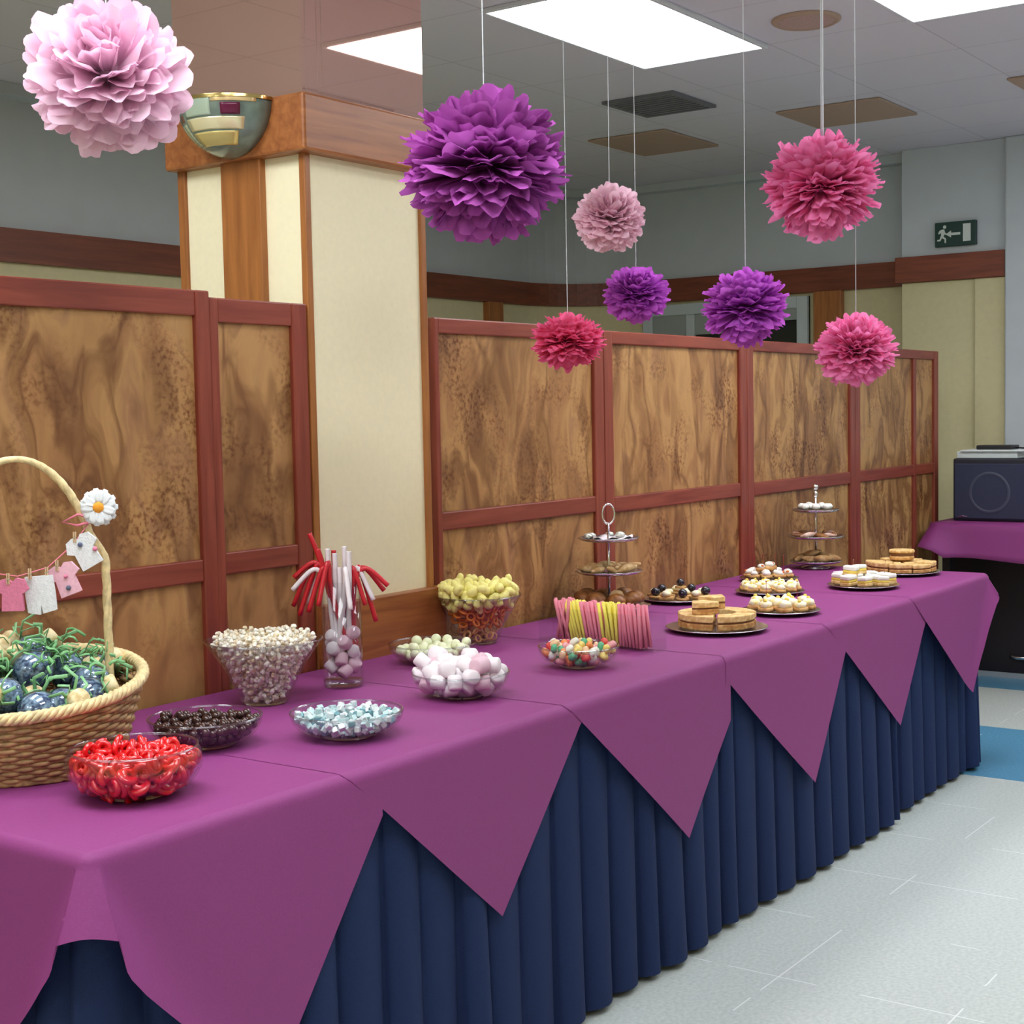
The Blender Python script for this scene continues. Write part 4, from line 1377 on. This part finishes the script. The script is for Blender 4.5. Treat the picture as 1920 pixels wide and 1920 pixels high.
garment('knitted_jumper', topo, knitp, 'bright pink doll jumper pegged low on the line over the basket', hp(-.008, .350), .0, 1.15)
garment('knitted_trousers', pants, knitw, 'white doll trousers pegged on the line over the basket', hp(.042, .352), .06, 1.1)
garment('knitted_jumper', topo, knith, 'pale pink doll jumper with dark button pegged between white garments', hp(.084, .372), .35, 1.15, [(.0, -.04, .005, mat('button_dark', (90, 96, 116), .4)), (.003, -.02, .004, knitp)])
garment('knitted_romper', topo, knitw, 'white doll romper pegged highest on the line below the daisy', hp(.118, .425), .5, 1.2, [(.018, -.03, .005, knitp), (.0, -.012, .005, mat('button_blue', (90, 100, 130), .4))])
for k, (u, z) in enumerate(((-.015, .350), (.026, .357), (.058, .358), (.078, .370), (.114, .424))):
    p = BC + hp(u, z + .02) - ff * .018
    tpg = thing('clothes_peg', 'tiny wooden clothes peg gripping doll clothes on the pink line', 'clothes peg', tuple(p), group='tiny clothes pegs')
    MB().box((-.0032, -.002, -.008), (-.0006, .002, .014)).box((.0006, -.002, -.008), (.0032, .002, .014)).build('peg_halves', pegm, tpg, bevel=.0006)
    MB().box((-.0036, -.0024, .002), (.0036, .0024, .0036)).build('spring', CHROME, tpg)
    tpg.rotation_euler = (0, 0, atan2(rr.y, rr.x))

# ------------------------------------------------------------------ paper pompoms
def pompom(label, cx, cy, cz, rad, m_, seed, axis=(0, 0, 1), squash=.93, layers=15, W=.38, jag=.15, string=True):
    rnd = random.Random(seed)
    t = thing('paper_pompom', label, 'pompom', (cx, cy, cz), group='tissue paper pompoms')
    Q = Vector((0, 0, 1)).rotation_difference(Vector(axis).normalized()).to_matrix()
    mb = MB()
    for l in range(layers):
        ph = -pi / 2 + pi * (l + .5) / layers
        n = max(4, int(round(2 * pi * cos(ph) / (W * .82))))
        for i in range(n):
            for rep in range(2):
                la = 2 * pi * (i + .5 * rep) / n + rnd.uniform(-.14, .14) + l * .7
                pp = ph + rnd.uniform(-.11, .11)
                rad_ = rad * rnd.uniform(.84, 1.02) if rep == 0 else rad * rnd.uniform(.74, .93)
                if rnd.random() < .05: rad_ *= 1.05
                d = Vector((cos(pp) * cos(la), cos(pp) * sin(la), sin(pp)))
                ea = Vector((-sin(la), cos(la), 0))
                el = d.cross(ea)
                roll = rnd.uniform(-.38, .38)
                ea, el = ea * cos(roll) + el * sin(roll), -ea * sin(roll) + el * cos(roll)
                cup = rnd.uniform(-.16, .20); curl = rnd.uniform(-.16, .16); ru = rnd.uniform(.01, .035)
                w_ = W * rnd.uniform(.75, 1.15)
                nv_, ns = 7, 7
                P = []
                for a in range(ns):
                    s_ = .18 + .82 * a / (ns - 1)
                    row = []
                    for b in range(nv_):
                        v_ = -1 + 2 * b / (nv_ - 1)
                        tip = 1 - .20 * abs(v_) ** 2.4 - (.05 * jag * (b % 2) if a == ns - 1 else 0)
                        se = s_ * (1 - (1 - tip) * (a / (ns - 1)) ** 1.5)
                        wd = w_ * (.25 + .75 * (a / (ns - 1)) ** .8) * .5 * (1 if a < ns - 1 else .86)
                        p = d * se + ea * v_ * wd + el * (cup * v_ * v_ * s_ * .6 + curl * s_ * s_ * .5 + ru * sin(v_ * 5 + rep * 2 + i) * s_)
                        row.append(Q @ (p * rad_))
                    P.append(row)
                mb.grid(P)
    mb.v = [(x, y, z * squash) for x, y, z in mb.v]
    mb.build('tissue_petals', m_, t, smooth=True)
    MB().ball((0, 0, 0), rad * .26, 10, 8).build('core', m_, t, smooth=True)
    if string:
        h_ = H - cz
        MB().tube([(0, 0, rad * .3), (.002, 0, h_ * .5), (0, 0, h_ - .001)], .0012, 6).build('ribbon_string', STR, t)
        MB().lathe([(.0005, -.006), (.008, -.006), (.010, -.001)], 12, c=(0, 0)).xf(Matrix.Translation((0, 0, h_))).build('ceiling_hook', WHITE, t)
    return t
STR = mat('white_ribbon', (205, 208, 212), .4)
PUR = paper('purple_tissue', (192, 100, 188))
PAL = paper('pale_pink_tissue', (252, 218, 236))
HOT = paper('hot_pink_tissue', (250, 122, 170))
PNK = paper('pink_tissue', (253, 150, 202))
PPK = paper('soft_pink_tissue', (251, 214, 228))
VIO = paper('violet_tissue', (214, 112, 222))
pompom('large pale pink tissue pompom at top left, nearest the sconce', .497, .475, 2.127, .172, PAL, 1, axis=(-.75, -.6, .35), layers=14, W=.42, jag=0, squash=.95)
pompom('largest purple tissue pompom hanging before the pillar', .912, -.13, 1.939, .176, PUR, 2, axis=(.05, -.1, 1), squash=.90, layers=16)
pompom('large pink tissue pompom at upper right on a thick white ribbon', 2.194, -.273, 2.028, .165, PNK, 3, squash=.88, layers=16, W=.33)
pompom('small soft pink tissue pompom right of the largest purple one', 2.11, .321, 1.991, .109, PPK, 4, axis=(-.5, -.5, .6), W=.38)
pompom('smaller purple tissue pompom hanging below the soft pink one', 2.485, .46, 1.809, .108, VIO, 5, axis=(-.5, -.4, .7), squash=.85, W=.38)
pompom('medium violet tissue pompom hanging between the two pink ones on the right', 2.39, .045, 1.742, .134, VIO, 6, squash=.88, W=.36)
pompom('hot pink tissue pompom hanging lowest at left of the small group', 1.974, .378, 1.650, .112, HOT, 7, squash=.74, W=.38)
pompom('pink tissue pompom hanging lowest on the right, before the last screens', 2.519, -.232, 1.614, .122, PNK, 8, squash=.9, axis=(-.35, -.35, .9), W=.34)
# thicker ribbon of the right pompom
tag(MB().tube([(2.196, -.277, 2.08), (2.196, -.277, H - .002)], .0038, 6, flat=.5).build('hanging_ribbon', STR), 'broad white ribbon holding up the large pink pompom at right', 'ribbon')

# ------------------------------------------------------------------ end table, speaker, cabinet
et = thing('side_table', 'low side table under a plum cloth at the far end of the room', 'table', (6.36, .2, 0))
MB().box((-.29, -1.1, .80), (.40, .60, .838)).build('tabletop', tw, et)
for sx_ in (-.24, .35):
    for sy_ in (-1.05, .55): MB().box((sx_ - .02, sy_ - .02, 0), (sx_ + .02, sy_ + .02, .80)).build('leg', BLACKM, et)
mb = MB()
ex0, ey1, zt = 6.05, .82, .845
cols = []
P = []
for i in range(41):
    y = ey1 - 1.9 * i / 40
    drop = .17 + .012 * sin(y * 7)
    out = .10 * exp(-((ey1 - y) / .10) ** 2)
    col = [(6.76, y, zt), (6.4, y, zt), (ex0 + .02, y, zt), (ex0 + .006, y, zt - .004), (ex0, y, zt - .015)]
    for j in range(1, 7):
        q = j / 6
        col.append((ex0 - .02 * q - out * q - .006 * sin(y * 9) * q, y + (.02 * q if i == 0 else 0), zt - .015 - drop * q * (.6 if i == 0 else .75 if i == 1 else 1)))
    P.append(col)
mb.grid(P)
tag(mb.build('side_tablecloth', CLOTH, smooth=True, solid=.0015), 'short plum cloth hanging over the side table below the loudspeaker', 'tablecloth')
spk = mat('speaker_cloth', (50, 54, 78), .85, noise=.15, nscale=300)
sp = thing('loudspeaker', 'dark navy box loudspeaker with papers on top, standing on the side table', 'loudspeaker', (6.42, .55, .8465))
MB().box((-.20, -.19, 0), (.20, .205, .325)).build('cabinet', mat('speaker_box', (34, 34, 46), .6), sp, bevel=.008)
MB().box((-.212, -.18, .012), (-.20, .195, .300)).build('grille', spk, sp, bevel=.006)
MB().lathe([(.092, 0), (.100, .003), (.108, 0)], 36).xf(Matrix.Translation((-.2135, .01, .15)) @ Matrix.Rotation(-pi / 2, 4, 'Y')).build('cone_ring', mat('ring_grey', (66, 70, 92), .5), sp, smooth=True)
MB().tube([(-.214, .175, .022), (-.216, .15, .026), (-.214, .125, .022)], .003, 6).build('badge', CHROME, sp)
z = .8465 + .325 + .001
tag(MB().box((6.25, .43, z), (6.55, .745, z + .035)).build('white_binder', mat('binder_white', (226, 238, 238), .5), bevel=.003), 'white ring binder lying flat on the loudspeaker', 'binder')
tag(MB().box((6.23, .40, z + .0355), (6.52, .72, z + .043)).build('paper_sheets', mat('paper_white', (230, 236, 236), .7), bevel=.001), 'loose white sheets on top of the binder', 'paper')
tag(MB().box((6.30, .47, z + .0435), (6.42, .66, z + .066)).build('black_device', BLACKM, bevel=.006), 'small black device resting on the papers over the loudspeaker', 'device')
tag(MB().tube([(6.36, .475, z + .052), (6.33, .42, z + .050), (6.30, .36, z + .035), (6.28, .30, z - .002), (6.29, .25, z - .10)], .004, 6).build('black_cable', BLACKM, smooth=True), 'thin black cable trailing from the device over the loudspeaker edge', 'cable')
cb = thing('black_cabinet', 'tall black equipment cabinet with silver handle under the side table', 'cabinet', (6.46, .25, 0))
MB().box((-.05, -.85, .03), (.16, .62, .68)).build('body', mat('cabinet_black', (24, 20, 26), .4), cb, bevel=.006)
MB().box((-.056, -.85, .0), (.16, .62, .028)).build('plinth', mat('plinth_silver', (176, 182, 186), .35, metal=.4), cb)
MB().tube([(-.062, .26, .12), (-.075, .22, .113), (-.075, .17, .113), (-.062, .13, .12)], .008, 8, flat=1.6).build('handle', CHROME, cb, smooth=True)
